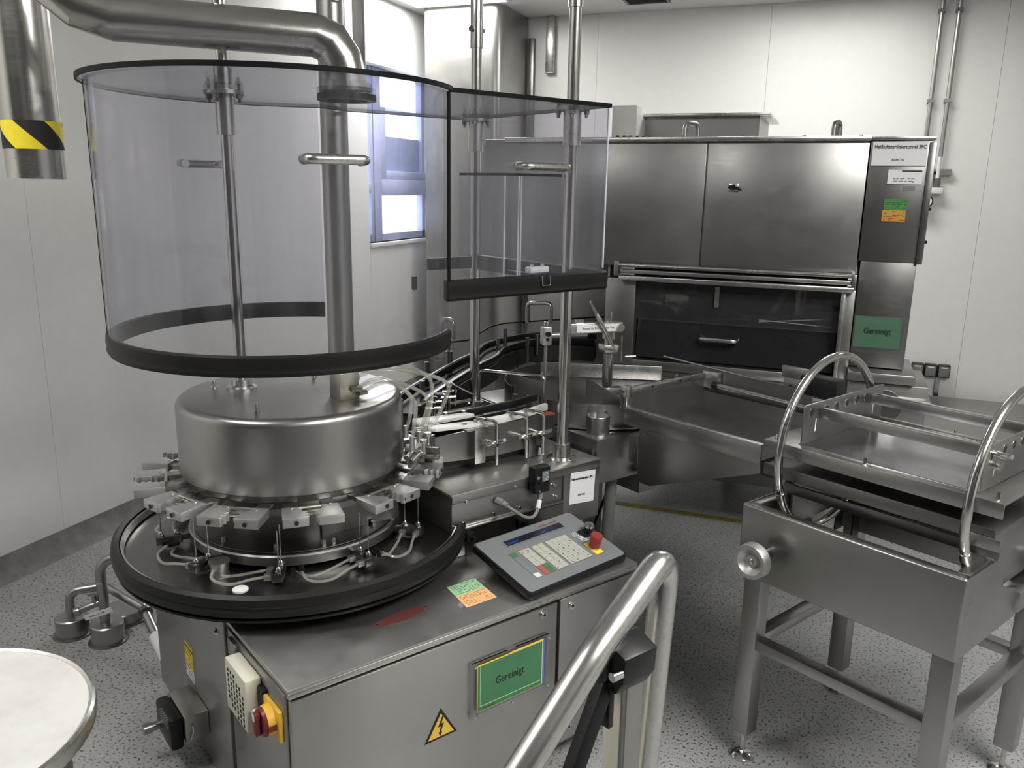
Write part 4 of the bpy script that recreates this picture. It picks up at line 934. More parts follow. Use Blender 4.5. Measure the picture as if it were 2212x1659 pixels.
add('support_beam', MB().box(2.0, 2.1, 1.60, 1.70, 0.0, 0.76), 'steel_dark', t)
for (u, v, h) in ((0.93, 0.95, 0.935), (1.13, 1.24, 0.93), (1.70, 1.52, 0.93), (1.80, 1.60, 0.955), (1.86, 1.50, 0.92), (2.02, 1.62, 0.90)):
    add('guide_pin', MB().cyl((u, v, 0.80), (u, v, h), 0.010, None, 14), 'steel_dark', t)
add('cylinder_mount', MB().cyl((1.33, 1.38, 0.80), (1.33, 1.38, 0.93), 0.016, None, 16).cyl((1.33, 1.38, 0.93), (1.33, 1.38, 0.98), 0.006, None, 8), 'steel_dark', t)
for k, (u, v) in enumerate(((0.95, 0.90), (1.03, 0.93), (0.90, 0.83), (1.08, 1.0))):
    add('clamp_screw', MB().cyl((u, v, 0.80), (u, v, 0.875), 0.006, None, 8).cyl((u - 0.025, v + 0.012, 0.865), (u + 0.025, v - 0.012, 0.865), 0.006, None, 8).cyl((u, v, 0.875), (u, v, 0.885), 0.010, None, 6), 'chrome', t)
# ------------------------------------------------------------------ rotary turntable
t = thing('rotary_turntable', 'steel rotary vial turntable on a box housing between washer and chute', 'turntable', MP, MR)
add('housing', MB().box(1.268, 1.50, 0.385, 1.15, 0.635, 0.795).box(1.50, 1.98, 0.40, 1.15, 0.55, 0.795), 'steel_tun', t, 0.003)
for u_, v_ in ((1.90, 1.05), (1.65, 1.08)): add('housing_leg', MB().box(u_, u_ + 0.06, v_, v_ + 0.06, 0.0, 0.55), 'steel_dark', t)
add('front_flap', MB().box(1.262, 1.268, 0.40, 0.42, 0.56, 0.76), 'steel', t, 0.001)
TC = (1.585, 0.745)
add('disc', MB().lathe([(0, 0.842), (0.335, 0.842), (0.335, 0.853), (0, 0.855)], (TC[0], TC[1], 0), 72), 'steel_dark', t)
add('disc_pedestal', MB().lathe([(0, 0.795), (0.25, 0.795), (0.25, 0.842), (0, 0.842)], (TC[0], TC[1], 0), 40), 'dark', t)
add('front_guard', MB().lathe([(0.345, 0.80), (0.348, 0.80), (0.348, 0.885), (0.345, 0.885)], (TC[0], TC[1], 0), 30, R(198), R(292), True), 'steel', t)
add('guard_foot', MB().lathe([(0.348, 0.800), (0.37, 0.800), (0.37, 0.806), (0.348, 0.806)], (TC[0], TC[1], 0), 30, R(212), R(255), True), 'steel_bright', t)
for a in (226, 262): add('guard_strap', MB().obox((TC[0] + 0.352 * math.cos(R(a)), TC[1] + 0.352 * math.sin(R(a)), 0.835), (math.sin(R(a)), -math.cos(R(a)), 0), (math.cos(R(a)), math.sin(R(a)), 0), (0, 0, 1), 0.014, 0.003, 0.05), 'steel', t, 0.001)
add('back_guard', MB().lathe([(0.345, 0.80), (0.348, 0.80), (0.348, 0.895), (0.345, 0.895)], (TC[0], TC[1], 0), 40, R(20), R(165), True), 'steel_dark', t)
add('left_guard', MB().lathe([(0.340, 0.80), (0.343, 0.80), (0.343, 0.945), (0.340, 0.945)], (TC[0], TC[1], 0), 16, R(160), R(196), True), 'steel_tun', t)
add('guide_bar', MB().strip([(1.56, 1.04), (1.651, 0.96), (1.92, 0.699)], 0.857, 0.915, 0.006), 'steel_bright', t, 0.001)
add('divider_sheet', MB().strip(smooth_path([(1.40, 0.59), (1.415, 0.52), (1.44, 0.47), (1.475, 0.44)], 5), 0.856, [0.955, 0.952, 0.948, 0.943, 0.938, 0.932, 0.926, 0.922, 0.918, 0.915, 0.913, 0.911, 0.91, 0.91, 0.91, 0.91], 0.003), 'steel', t)
add('round_cap', MB().lathe([(0, 0), (0.041, 0), (0.041, 0.058), (0.039, 0.062), (0, 0.063)], (1.335, 0.455, 0.795), 36), 'steel', t)
bolt(t, (1.374, 0.452, 0.825), (1, 0, 0), 0.007, 0.006)
bo = add('link_bolt', MB().cyl((1.47, 0.372, 0.66), (1.55, 0.35, 0.66), 0.008, None, 10).cyl((1.455, 0.38, 0.66), (1.475, 0.372, 0.66), 0.014, None, 8).cyl((1.455, 0.38, 0.645), (1.46, 0.36, 0.645), 0.008, None, 8), 'steel_bright', t)
# tool post with its arm
po = add('tool_post', MB().cyl((1.482, 0.568, 0.855), (1.482, 0.568, 1.05), 0.019, None, 22).cyl((1.482, 0.568, 1.05), (1.482, 0.568, 1.12), 0.015, None, 20).lathe([(0.019, 1.095), (0.024, 1.095), (0.024, 1.12), (0.0, 1.12)], (1.482, 0.568, 0), 22), 'chrome', t)
add('post_block', MB().obox((1.482, 0.568, 1.058), (0.95, -0.31, 0), (0.31, 0.95, 0), (0, 0, 1), 0.028, 0.028, 0.016), 'steel_bright', po, 0.003)
add('post_foot', MB().obox((1.50, 0.555, 0.885), (0.95, -0.31, 0), (0.31, 0.95, 0), (0, 0, 1), 0.035, 0.02, 0.03), 'steel', po, 0.003)
bolt(po, (1.505, 0.53, 0.89), (0.31, -0.95, 0), 0.011, 0.008, 'steel_dark')
ad = Vector((0.95, -0.31, 0)); an = Vector((0.31, 0.95, 0))
ac = Vector((1.482, 0.568, 1.138)) - ad * 0.070
ar = add('post_arm', MB().obox(ac, ad, an, (0, 0, 1), 0.112, 0.022, 0.018), 'steel_bright', po, 0.003)
lbq = ac - an * 0.0224 + ad * 0.015
add('arm_label', MB().obox(lbq, ad, an, (0, 0, 1), 0.083, 0.0006, 0.013), 'paper', po)
text(po, 'Pinzette für Bruchscherben Vials', 0.0125, lbq - an * 0.0008 - ad * 0.062 - Z3 * 0.004, ad, (0, 0, 1), fit=0.125, bold=0.0001)
add('arm_clip', MB().obox(ac - ad * 0.05 + Z3 * 0.024, ad, an, (0, 0, 1), 0.014, 0.008, 0.006).cyl(ac + ad * 0.06 + Z3 * 0.018, ac + ad * 0.06 + Z3 * 0.026, 0.007).cyl(ac + ad * 0.075 + Z3 * 0.018, ac + ad * 0.075 + Z3 * 0.055, 0.0025, None, 6).cyl(ac + ad * 0.10 - an * 0.022, ac + ad * 0.10 - an * 0.036, 0.013, None, 14), 'steel_bright', po)
rc_ = ac - ad * 0.175 - Z3 * 0.022
add('cross_rod', MB().cyl(ac - ad * 0.02 - Z3 * 0.024, rc_, 0.012, None, 14), 'steel', po)
add('rod_block', MB().obox(rc_, ad, an, (0, 0, 1), 0.017, 0.015, 0.032).cyl(rc_ + Z3 * 0.032, rc_ + Z3 * 0.05, 0.009, None, 10), 'steel_bright', po, 0.003)
add('block_screw', MB().cyl(rc_ - an * 0.015 + Z3 * 0.008, rc_ - an * 0.024 + Z3 * 0.008, 0.009, None, 12).cyl(rc_ - an * 0.015 - Z3 * 0.012, rc_ - an * 0.019 - Z3 * 0.012, 0.006, None, 8), 'black', po)
add('drop_rod', MB().cyl(rc_ - Z3 * 0.03, Vector((rc_.x, rc_.y, 0.90)), 0.0065, None, 10), 'steel', po)
add('side_lever', MB().cyl((1.56, 0.56, 1.02), (1.60, 0.545, 1.02), 0.004, None, 8).cyl((1.545, 0.565, 1.0), (1.545, 0.565, 1.1), 0.003, None, 6), 'steel_bright', po)
# tweezers leaning on the arm
tz = thing('tweezers', 'long steel tweezers leaning diagonally across the labelled arm of the tool post', 'tweezers', MP, MR)
a0 = Vector((1.497, 0.538, 1.04)); a1 = Vector((1.375, 0.560, 1.235))
dd = (a1 - a0).normalized(); sd_ = dd.cross(an).normalized()
for s_ in (-1, 1):
    add('tweezer_arm', MB().sweep([a0 + sd_ * s_ * 0.001, a0.lerp(a1, 0.35) + sd_ * s_ * 0.004, a0.lerp(a1, 0.7) + sd_ * s_ * 0.005, a1], [0.002, 0.0035, 0.0042, 0.0035], 8), 'steel', tz)
add('tweezer_grip', MB().obox(a0.lerp(a1, 0.58) - an * 0.003, dd, an, sd_, 0.045, 0.003, 0.0055), 'steel_bright', tz, 0.001)
# sheet guard behind the turntable
t = thing('sheet_guard', 'bent grey sheet guard with two tube handles behind the turntable', 'guard', MP, MR)
gpts = [(1.634, 1.965), (1.68, 1.948), (1.777, 1.883), (1.971, 1.948), (2.044, 1.923), (2.353, 1.507), (2.398, 1.445)]
ght = [0.842, 0.843, 0.855, 0.9, 0.915, 0.979, 0.979]
add('guard_sheet', MB().strip(gpts, 0.75, ght, 0.004), 'acrylic', t)
add('guard_edge', MB().strip(gpts, [h - 0.004 for h in ght], [h + 0.003 for h in ght], 0.006), 'edge', t)
add('guard_lower', MB().strip(gpts, 0.69, 0.75, 0.006), 'steel_tun', t)
add('handle', MB().tube([(2.104, 1.805, 0.931), (2.104, 1.805, 1.031), (2.169, 1.696, 1.039), (2.169, 1.696, 0.939)], 0.0115, 0.025, 12), 'steel', t)
add('handle', MB().tube([(1.679, 1.968, 0.859), (1.679, 1.968, 0.959), (1.711, 1.915, 0.963), (1.711, 1.915, 0.863)], 0.0115, 0.025, 12), 'steel', t)
# drain hose below the turntable
t = thing('drain_hose', 'grey ribbed drain hose hanging below the turntable housing', 'hose', MP, MR)
hp_ = smooth_path([(1.43, 0.47, 0.633), (1.43, 0.48, 0.42), (1.45, 0.52, 0.22), (1.42, 0.62, 0.04), (1.35, 0.75, 0.03)], 9)
add('hose_tube', MB().sweep(hp_, [0.021 + 0.0015 * (i % 2) for i in range(len(hp_))], 14), 'grey', t)
tag(add('power_cable', MB().sweep([(Matrix.Rotation(MR, 4, 'Z') @ p) + Vector(MP) for p in smooth_path([(1.50, 0.52, 0.60), (1.47, 0.60, 0.35), (1.40, 0.62, 0.12), (1.44, 0.75, 0.012), (1.6, 0.9, 0.012)], 7)], 0.006, 8), 'black'), 'thin black cable drooping to the floor beside the ribbed drain hose', 'cable')

# ------------------------------------------------------------------ tray chute and tilting trolley (axes s, t)
OP = (-0.166, 2.214, 0.0); OR = R(-29)
t = thing('tray_chute', 'open stainless tray chute between the turntable and tilting trolley', 'chute', OP, OR)
add('chute_floor', MB().box(-0.605, -0.078, 0.185, 0.605, 0.846, 0.852), 'steel_col', t)
add('front_lip', MB().box(-0.612, -0.075, 0.178, 0.186, 0.842, 0.90), 'steel', t, 0.0015)
add('lip_edge', MB().box(-0.612, -0.075, 0.176, 0.198, 0.899, 0.904), 'steel_bright', t, 0.002)  # brighter steel painted along the lip in place of its highlight
add('back_lip', MB().box(-0.605, -0.078, 0.60, 0.606, 0.846, 0.90), 'steel', t)
add('back_sheet', MB().box(-0.605, -0.15, 0.625, 0.629, 0.80, 0.975), 'steel_tun', t)
add('back_edge', MB().cyl((-0.9, 0.72, 0.965), (-0.12, 0.62, 0.968), 0.004, None, 8), 'steel_bright', t)
add('left_plate', MB().box(-0.610, -0.604, 0.19, 0.605, 0.846, 0.955), 'steel_tun', t)
add('left_bar', MB().box(-0.616, -0.598, 0.18, 0.605, 0.948, 0.97), 'steel_bright', t, 0.002)
add('end_block', MB().box(-0.628, -0.598, 0.172, 0.20, 0.895, 0.975), 'steel_bright', t, 0.003)
for z in (0.905, 0.955): bolt(t, (-0.615, 0.172, z), (0, -1, 0), 0.005, 0.004, 'steel_dark')
for tt_ in (0.3, 0.45): bolt(t, (-0.598, tt_, 0.958), (1, 0, 0), 0.005, 0.003, 'dark', 'bolt', 10)
eb = add('rod_bracket', MB().box(-0.612, -0.545, 0.595, 0.62, 0.915, 0.975), 'steel_bright', t, 0.002)
add('pusher_rod', MB().cyl((-0.55, 0.592, 0.93), (-0.15, 0.555, 0.935), 0.010, None, 16), 'chrome', t)
add('rod_seal', MB().cyl((-0.558, 0.593, 0.93), (-0.535, 0.591, 0.93), 0.015, None, 16), 'black', t)
add('side_sheet', MB().prism([(-0.575, 0.842), (-0.10, 0.842), (-0.10, 0.80), (-0.518, 0.636), (-0.56, 0.636), (-0.575, 0.66)], (0, 0.22, 0), (1, 0, 0), (0, 0, 1), (0, 0.006, 0)), 'steel', t)
add('under_sheet', MB().prism([(-0.45, 0.84), (-0.15, 0.84), (-0.15, 0.68), (-0.45, 0.70)], (0, 0.50, 0), (1, 0, 0), (0, 0, 1), (0, 0.006, 0)), 'steel_tun', t)
add('link_plate', MB().box(-0.615, -0.575, 0.215, 0.222, 0.70, 0.80), 'steel', t, 0.001)
bolt(t, (-0.545, 0.22, 0.815), (0, -1, 0), 0.006, 0.006)
add('slide_rail', MB().box(-0.10, -0.02, 0.24, 0.50, 0.80, 0.82).box(-0.09, -0.06, 0.30, 0.33, 0.62, 0.80), 'steel', t, 0.002)
gm = add('gear_motor', MB().box(-0.125, -0.045, 0.34, 0.44, 0.66, 0.80), 'steel_tun', t, 0.006)
add('motor_body', MB().cyl((-0.085, 0.39, 0.52), (-0.085, 0.39, 0.66), 0.04, None, 24), 'steel_col', gm)
add('motor_box', MB().box(-0.05, -0.015, 0.35, 0.41, 0.54, 0.61), 'steel_col', gm, 0.004)
add('transfer_head', MB().box(-0.32, -0.14, 0.66, 0.70, 0.82, 1.0).box(-0.32, -0.22, 0.645, 0.66, 1.0, 1.04), 'steel', t, 0.003)
add('head_block', MB().box(-0.22, -0.09, 0.60, 0.66, 0.965, 1.03), 'black', t, 0.004)
add('head_plate', MB().box(-0.165, -0.055, 0.59, 0.6, 0.90, 0.965), 'steel_bright', t, 0.002)
for (x, z) in ((-0.15, 0.915), (-0.07, 0.915), (-0.15, 0.95)): bolt(t, (x, 0.59, z), (0, -1, 0), 0.006, 0.005)
for (x, z) in ((-0.29, 0.97), (-0.20, 0.97), (-0.30, 0.87), (-0.28, 0.94)): bolt(t, (x, 0.66, z), (0, -1, 0), 0.006, 0.005, 'steel_dark')

t = thing('tilting_trolley', 'stainless tilting tray trolley with two round steel hoops and four legs', 'trolley', OP, OR)
for x_ in (0.0, 0.577):
    add('end_sheet', MB().prism([(0.0, 0.588), (0.34, 0.588), (0.365, 0.60), (0.365, 0.655), (0.24, 0.70), (0.17, 0.79), (0.0, 0.79)], (x_, 0, 0), (0, 1, 0), (0, 0, 1), (0.004, 0, 0)), 'steel', t, 0.001)
add('front_panel', MB().box(-0.002, 0.583, -0.004, 0.014, 0.586, 0.793), 'steel', t, 0.007, seg=4)
add('box_flange', MB().box(0.006, 0.575, 0.01, 0.035, 0.784, 0.789).box(0.545, 0.575, 0.035, 0.165, 0.784, 0.789).box(0.006, 0.03, 0.035, 0.165, 0.784, 0.789), 'steel', t, 0.002)
add('box_tray', MB().box(0.01, 0.572, 0.03, 0.34, 0.600, 0.606), 'steel_dark', t)
for (s_, q) in ((0.035, 0.020), (0.549, 0.020), (0.035, 0.55), (0.549, 0.55)):
    lg = add('leg', MB().box(s_ - 0.026, s_ + 0.026, q, q + 0.05, 0.085, 0.60), 'steel', t, 0.003)
    add('foot_spindle', MB().cyl((s_, q + 0.025, 0.012), (s_, q + 0.025, 0.087), 0.007, None, 10), 'chrome', lg)
    add('foot_plate', MB().lathe([(0, 0), (0.036, 0), (0.036, 0.006), (0.028, 0.012), (0.01, 0.018), (0, 0.018)], (s_, q + 0.025, 0.0), 28), 'chrome', lg)
for q in (0.025, 0.555): add('cross_rail', MB().box(0.061, 0.523, q, q + 0.04, 0.362, 0.392), 'steel', t, 0.002)
for s_ in (0.015, 0.529): add('cross_rail', MB().box(s_, s_ + 0.04, 0.0705, 0.55, 0.362, 0.392), 'steel', t, 0.002)
add('rear_beam', MB().box(0.0, 0.6, 0.505, 0.56, 0.60, 0.70), 'steel_dark', t, 0.004)
add('rear_rod', MB().cyl((0.0, 0.49, 0.715), (0.6, 0.49, 0.715), 0.006, None, 10), 'chrome', t)
add('side_bar', MB().box(0.54, 0.59, 0.34, 0.60, 0.60, 0.655), 'steel', t, 0.003)
hw = add('hand_wheel', MB().lathe([(0.0, 0.026), (0.016, 0.026), (0.018, 0.018), (0.032, 0.030), (0.036, 0.036), (0.046, 0.036), (0.048, 0.030), (0.048, 0.008), (0.044, 0.004), (0.0, 0.004)], (0, 0, 0), 48), 'alu', t)
hw.matrix_local = Matrix.Translation((0.088, -0.052, 0.674)) @ Matrix.Rotation(R(90), 4, 'X')
add('wheel_screw', MB().lathe([(0, 0.026), (0.008, 0.026), (0.007, 0.031), (0, 0.033)], (0, 0, 0), 14), 'chrome', hw)
add('wheel_hub', MB().cyl((0.088, -0.002, 0.674), (0.088, -0.056, 0.674), 0.017, None, 20), 'steel_dark', t)
# hoops on rollers
RC, RZ, RR = 0.30, 0.925, 0.250
for s_ in (0.062, 0.542):
    ring = [(s_, RC + RR * math.cos(2 * math.pi * i / 72), RZ + RR * math.sin(2 * math.pi * i / 72)) for i in range(72)]
    h = add('hoop', MB().sweep(ring, 0.0115, 14, True), 'chrome', t)
    for a in (207, 330):
        p = Vector((s_, RC + RR * math.cos(R(a)), RZ + RR * math.sin(R(a)))); tn = Vector((0, -math.sin(R(a)), math.cos(R(a))))
        add('hoop_sleeve', MB().cyl(p - tn * 0.012, p + tn * 0.012, 0.0128, None, 16), 'steel_bright', h)
    for q in (0.135, 0.465):
        cz = RZ - math.sqrt(max(0, (RR + 0.034) ** 2 - (q - RC) ** 2))
        r_ = add('roller', MB().cyl((s_ - 0.022, q, cz), (s_ + 0.022, q, cz), 0.022, None, 22), 'rubber', t)
        add('roller_axle', MB().cyl((s_ - 0.033, q, cz), (s_ + 0.033, q, cz), 0.008, None, 10), 'chrome', r_)
        add('roller_bracket', MB().box(s_ - 0.030, s_ - 0.025, q - 0.02, q + 0.02, 0.606, cz + 0.015).box(s_ + 0.025, s_ + 0.030, q - 0.02, q + 0.02, 0.606, cz + 0.015), 'black', r_)
# tray plates between the hoops
add('upper_tray', MB().box(-0.012, 0.602, 0.09, 0.56, 0.948, 0.955).box(-0.012, 0.602, 0.088, 0.094, 0.918, 0.955).box(-0.012, 0.602, 0.556, 0.562, 0.925, 0.955), 'steel', t, 0.002)
add('tray_sheet', MB().box(0.075, 0.53, 0.118, 0.535, 0.955, 0.957), 'steel_mirror', t)
add('tray_edge', MB().box(0.02, 0.53, 0.536, 0.548, 0.955, 0.966), 'steel_bright', t, 0.001)
for (x, q) in ((0.018, 0.105), (0.27, 0.105), (0.58, 0.11), (0.30, 0.552), (0.02, 0.545)):
    add('tray_pin', MB().cyl((x, q, 0.955), (x, q, 0.972), 0.0055, 0.004, 10), 'chrome', t)
add('lower_tray', MB().box(-0.012, 0.59, 0.10, 0.55, 0.872, 0.879).box(-0.012, 0.59, 0.098, 0.104, 0.852, 0.886), 'steel_col', t, 0.0015)
for q in (0.14, 0.44): add('lower_rail', MB().box(0.03, 0.59, q, q + 0.01, 0.80, 0.828), 'steel_col', t, 0.0015)
add('tab_plate', MB().box(0.52, 0.605, 0.092, 0.096, 0.838, 0.868), 'steel', t, 0.003)
add('drive_plate', MB().box(0.555, 0.561, 0.16, 0.46, 0.68, 0.85), 'steel_tun', t, 0.002)
add('drive_plate', MB().box(0.045, 0.051, 0.16, 0.46, 0.70, 0.85), 'steel_tun', t, 0.002)
# end plates with drilled holes and clamping bars
def end_plate(s_, name):
    bm = bmesh.new()
    w0, w1, z0, z1 = 0.115, 0.545, 0.957, 1.065
    hs = [0.15 + i * 0.055 for i in range(8)]
    me = MB().prism([(w0, z0), (w1, z0), (w1, z1 - 0.004), (w1 - 0.004, z1), (w0 + 0.004, z1), (w0, z1 - 0.004)], (s_, 0, 0), (0, 1, 0), (0, 0, 1), (0.005, 0, 0))
    o = add(name, me, 'steel_tun', t, 0.001)
    for q in (0.15, 0.225, 0.28, 0.335, 0.39, 0.445):
        rg = add('hole_ring', MB().lathe([(0.0095, -0.0032), (0.0135, -0.0032), (0.0135, 0.0032), (0.0095, 0.0032)], (0, 0, 0), 20, closed_prof=True), 'chrome', o)
        rg.matrix_local = Matrix.Translation((s_ + 0.0025, q, 1.040)) @ Matrix.Rotation(R(90), 4, 'Y')
        hd = add('hole', MB().cyl((s_ - 0.0006, q, 1.040), (s_ + 0.0056, q, 1.040), 0.0096, None, 18), 'ink', o)
    for q in (0.175, 0.49): add('slot', MB().box(s_ - 0.0005, s_ + 0.0055, q - 0.002, q + 0.002, 0.985, 1.02), 'paper', o)
    return o
end_plate(0.082, 'end_plate'); end_plate(0.535, 'end_plate')
for q in (0.19, 0.47):
    br = add('clamp_bar', MB().box(0.088, 0.535, q, q + 0.012, 1.018, 1.046), 'steel', t, 0.0015)
    add('bar_bolt', MB().cyl((0.072, q + 0.006, 1.032), (0.082, q + 0.006, 1.032), 0.009, None, 6).cyl((0.54, q + 0.006, 1.032), (0.556, q + 0.006, 1.032), 0.009, None, 6), 'chrome', br)
    add('bar_top', MB().box(0.095, 0.52, q, q + 0.012, 1.046, 1.049), 'steel_bright', br)
add('locking_pin', MB().cyl((0.54, 0.15, 1.045), (0.585, 0.14, 1.05), 0.006, None, 10).cyl((0.535, 0.165, 1.015), (0.56, 0.165, 1.015), 0.010, None, 10), 'chrome', t)

# ------------------------------------------------------------------ exhaust ducting top left
t = thing('exhaust_duct', 'segmented stainless exhaust duct dropping through elbow onto the hood', 'duct', (0, 0, 0))
pv = Matrix.Rotation(MR, 4, 'Z') @ Vector((PC[0], PC[1], 0)) + Vector(MP)
hd_ = Vector((-0.75, -0.66, 0)).normalized()
e0 = Vector((pv.x, pv.y, HT + 0.02)); 
pts = [e0, Vector((pv.x, pv.y, 1.905)), Vector((pv.x, pv.y, 1.945)) + hd_ * 0.012, Vector((pv.x, pv.y, 1.985)) + hd_ * 0.040, Vector((pv.x, pv.y, 2.0)) + hd_ * 0.08]
pL = Vector((pv.x, pv.y, 2.005)) + hd_ * 0.56
segs = pts + [pL, pL + hd_ * 0.075 + Z3 * 0.022, pL + hd_ * 0.14 + Z3 * 0.075, pL + hd_ * 0.175 + Z3 * 0.15]
def gored(name, P, i0, i1, r, parent):
    """elbow in straight welded segments: mitred rings"""
    mbq = MB(); n = 28; rings = []
    for i, p in enumerate(P):
        if i == 0: d = (P[1] - P[0]).normalized()
        elif i == len(P) - 1: d = (P[-1] - P[-2]).normalized()
        else: d = ((P[i] - P[i - 1]).normalized() + (P[i + 1] - P[i]).normalized()).normalized()
        rings.append((p, d))
    side = Vector((hd_.y, -hd_.x, 0))
    vs = []
    for i, (p, d) in enumerate(rings):
        sg_ = (P[i] - P[i - 1]).normalized() if i else (P[1] - P[0]).normalized()
        b = sg_.cross(side).normalized()
        for k in range(n):
            q = p + side * r * math.cos(2 * math.pi * k / n) + b * r * math.sin(2 * math.pi * k / n)
            q = q - sg_ * ((q - p).dot(d) / sg_.dot(d)); vs.append(q)
    fs = [(i * n + k, i * n + (k + 1) % n, (i + 1) * n + (k + 1) % n, (i + 1) * n + k) for i in range(i0, i1) for k in range(n)]
    mbq.add(vs, fs)
    return add(name, mbq, 'duct', parent, 0, 14)
segs = segs + [segs[-1] + Z3 * (CZ - segs[-1].z)]
gored('drop_elbow', segs, 0, 4, 0.0545, t)
gored('duct_run', segs, 4, 5, 0.0545, t)
gored('rising_elbow', segs, 5, len(segs) - 1, 0.0545, t)
hs = thing('duct_hanger', 'flat steel hanger bar dropping from ceiling behind the duct elbow', 'hanger', (-1.395, 2.30, 0))
add('hanger_bar', MB().box(-0.016, 0.022, -0.006, 0.006, 1.90, CZ), 'steel', hs, 0.002)
add('hanger_hook', MB().tube([(0.0, -0.002, 2.33), (-0.07, -0.002, 2.33), (-0.075, -0.002, 2.15)], 0.012, 0.04, 10), 'steel_dark', hs)
t = thing('suction_pipe', 'large vertical steel pipe end with yellow and black hazard tape', 'pipe', (-2.09, 1.735, 1.62))
pr = 0.0735
add('pipe_wall', MB().lathe([(pr - 0.003, 0), (pr, 0), (pr, CZ - 1.622), (pr - 0.003, CZ - 1.622)], (0, 0, 0), 48, closed_prof=True), 'duct', t)
add('tape_band', MB().lathe([(pr + 0.0003, 0.078), (pr + 0.001, 0.078), (pr + 0.001, 0.152), (pr + 0.0003, 0.152)], (0, 0, 0), 48, closed_prof=True), 'yellow', t)
tv = []; tf = []
for k in range(3):
    for i in range(7):
        for z, sh in ((0.078, 0.0), (0.152, 1.0)):
            a = R(-75 + k * 120 + i * 10 - 62 * sh); tv.append(((pr + 0.0014) * math.cos(a), (pr + 0.0014) * math.sin(a), z))
    b0 = k * 14
    tf += [(b0 + 2 * i, b0 + 2 * i + 2, b0 + 2 * i + 3, b0 + 2 * i + 1) for i in range(6)]
NS = 8
st_v = []; st_f = []
for k in range(3):
    b0 = len(st_v)
    for j in range(NS + 1):
        for i in range(13):
            f_ = j / NS; a = R(-14 + k * 120 + i * 5 - 62 * f_); rr_ = pr + 0.0016
            st_v.append((rr_ * math.cos(a), rr_ * math.sin(a), 0.078 + 0.074 * f_))
    st_f += [(b0 + j * 13 + i, b0 + j * 13 + i + 1, b0 + (j + 1) * 13 + i + 1, b0 + (j + 1) * 13 + i) for j in range(NS) for i in range(12)]
add('tape_stripe', MB().add(st_v, st_f), 'ink', t)
# column behind the drum
t = thing('support_column', 'dark steel support column from floor to ceiling behind the hood', 'column', (-1.63, 2.52, 0))
add('column_tube', MB().lathe([(0.042, 0.02), (0.046, 0.02), (0.046, CZ - 0.01), (0.042, CZ - 0.01)], (0, 0, 0), 36, closed_prof=True), 'steel_tun', t)
add('base_plate', MB().box(-0.08, 0.08, -0.08, 0.08, 0, 0.02), 'steel_dark', t, 0.003)
add('top_plate', MB().box(-0.08, 0.08, -0.08, 0.08, CZ - 0.012, CZ), 'steel_dark', t, 0.003)

# ------------------------------------------------------------------ floor drain caps and pipework at the left
def drain(x, y, r, h, lab):
    d = thing('floor_drain', lab, 'drain', (x, y, 0))
    add('drain_pot', MB().lathe([(0, 0), (r, 0), (r, h - 0.004), (r - 0.004, h), (0, h)], (0, 0, 0), 36), 'steel', d)
    add('drain_flange', MB().lathe([(r, 0), (r + 0.012, 0), (r + 0.010, 0.004), (r, 0.005)], (0, 0, 0), 36), 'steel_dark', d)
    return d
drain(-2.47, 1.985, 0.056, 0.072, 'round steel floor drain pot nearest the left wall with bent pipe')
drain(-2.315, 2.0, 0.056, 0.072, 'round steel floor drain pot with the tallest upright pipe')
d3 = drain(-2.385, 2.14, 0.075, 0.045, 'wider low steel drain pot behind the two piped ones')
dp = thing('drain_pipe', 'bent steel drain pipe from left floor pot slanting down to the washer', 'pipe', (0, 0, 0))
add('pipe_run', MB().tube([(-2.475, 1.99, 0.068), (-2.475, 1.99, 0.165), (-2.385, 2.07, 0.168), (-2.20, 2.06, 0.125), (-2.03, 1.965, 0.055)], 0.0165, 0.045, 14), 'steel', dp)
add('pipe_clamp', MB().cyl((-2.185, 2.052, 0.121), (-2.170, 2.044, 0.117), 0.024, None, 16), 'steel_dark', dp)
add('pipe_sleeve', MB().cyl((-2.08, 1.992, 0.076), (-1.985, 1.94, 0.036), 0.024, None, 16), 'white', dp)
dp2 = thing('upright_pipe', 'upright steel pipe with tag label bending under the round table', 'pipe', (0, 0, 0))
add('pipe_run', MB().tube([(-2.325, 2.005, 0.068), (-2.345, 2.02, 0.295), (-2.20, 2.10, 0.325), (-1.9, 2.0, 0.33)], 0.0185, 0.06, 14), 'steel', dp2)
add('pipe_band', MB().cyl((-2.338, 2.014, 0.215), (-2.3385, 2.0145, 0.221), 0.0195, None, 18), 'steel_bright', dp2)
vv = add('sample_valve', MB().cyl((-2.333, 2.01, 0.148), (-2.385, 1.955, 0.125), 0.012, None, 12).cyl((-2.385, 1.955, 0.125), (-2.398, 1.942, 0.119), 0.016, None, 12).cyl((-2.35, 1.99, 0.14), (-2.352, 1.988, 0.178), 0.009, None, 10).obox((-2.352, 1.988, 0.180), (1, 1, 0), (1, -1, 0), (0, 0, 1), 0.018, 0.006, 0.004), 'steel', dp2, 0.001)
tgp = Vector((-2.30, 1.955, 0.13)); tr_ = Vector((0.86, 0.36, 0.33)).normalized(); tu_ = Vector((-0.25, -0.15, 0.95)); tu_ = (tu_ - tr_ * tu_.dot(tr_)).normalized()
tg_ = add('tag_plate', MB().obox(tgp, tr_, tu_, tr_.cross(tu_), 0.052, 0.010, 0.0008), 'lamp_frame', dp2)
text(dp2, 'WI 0-117.136', 0.0105, tgp - tr_ * 0.034 - tu_ * 0.004 + tr_.cross(tu_) * 0.0012, tr_, tu_)

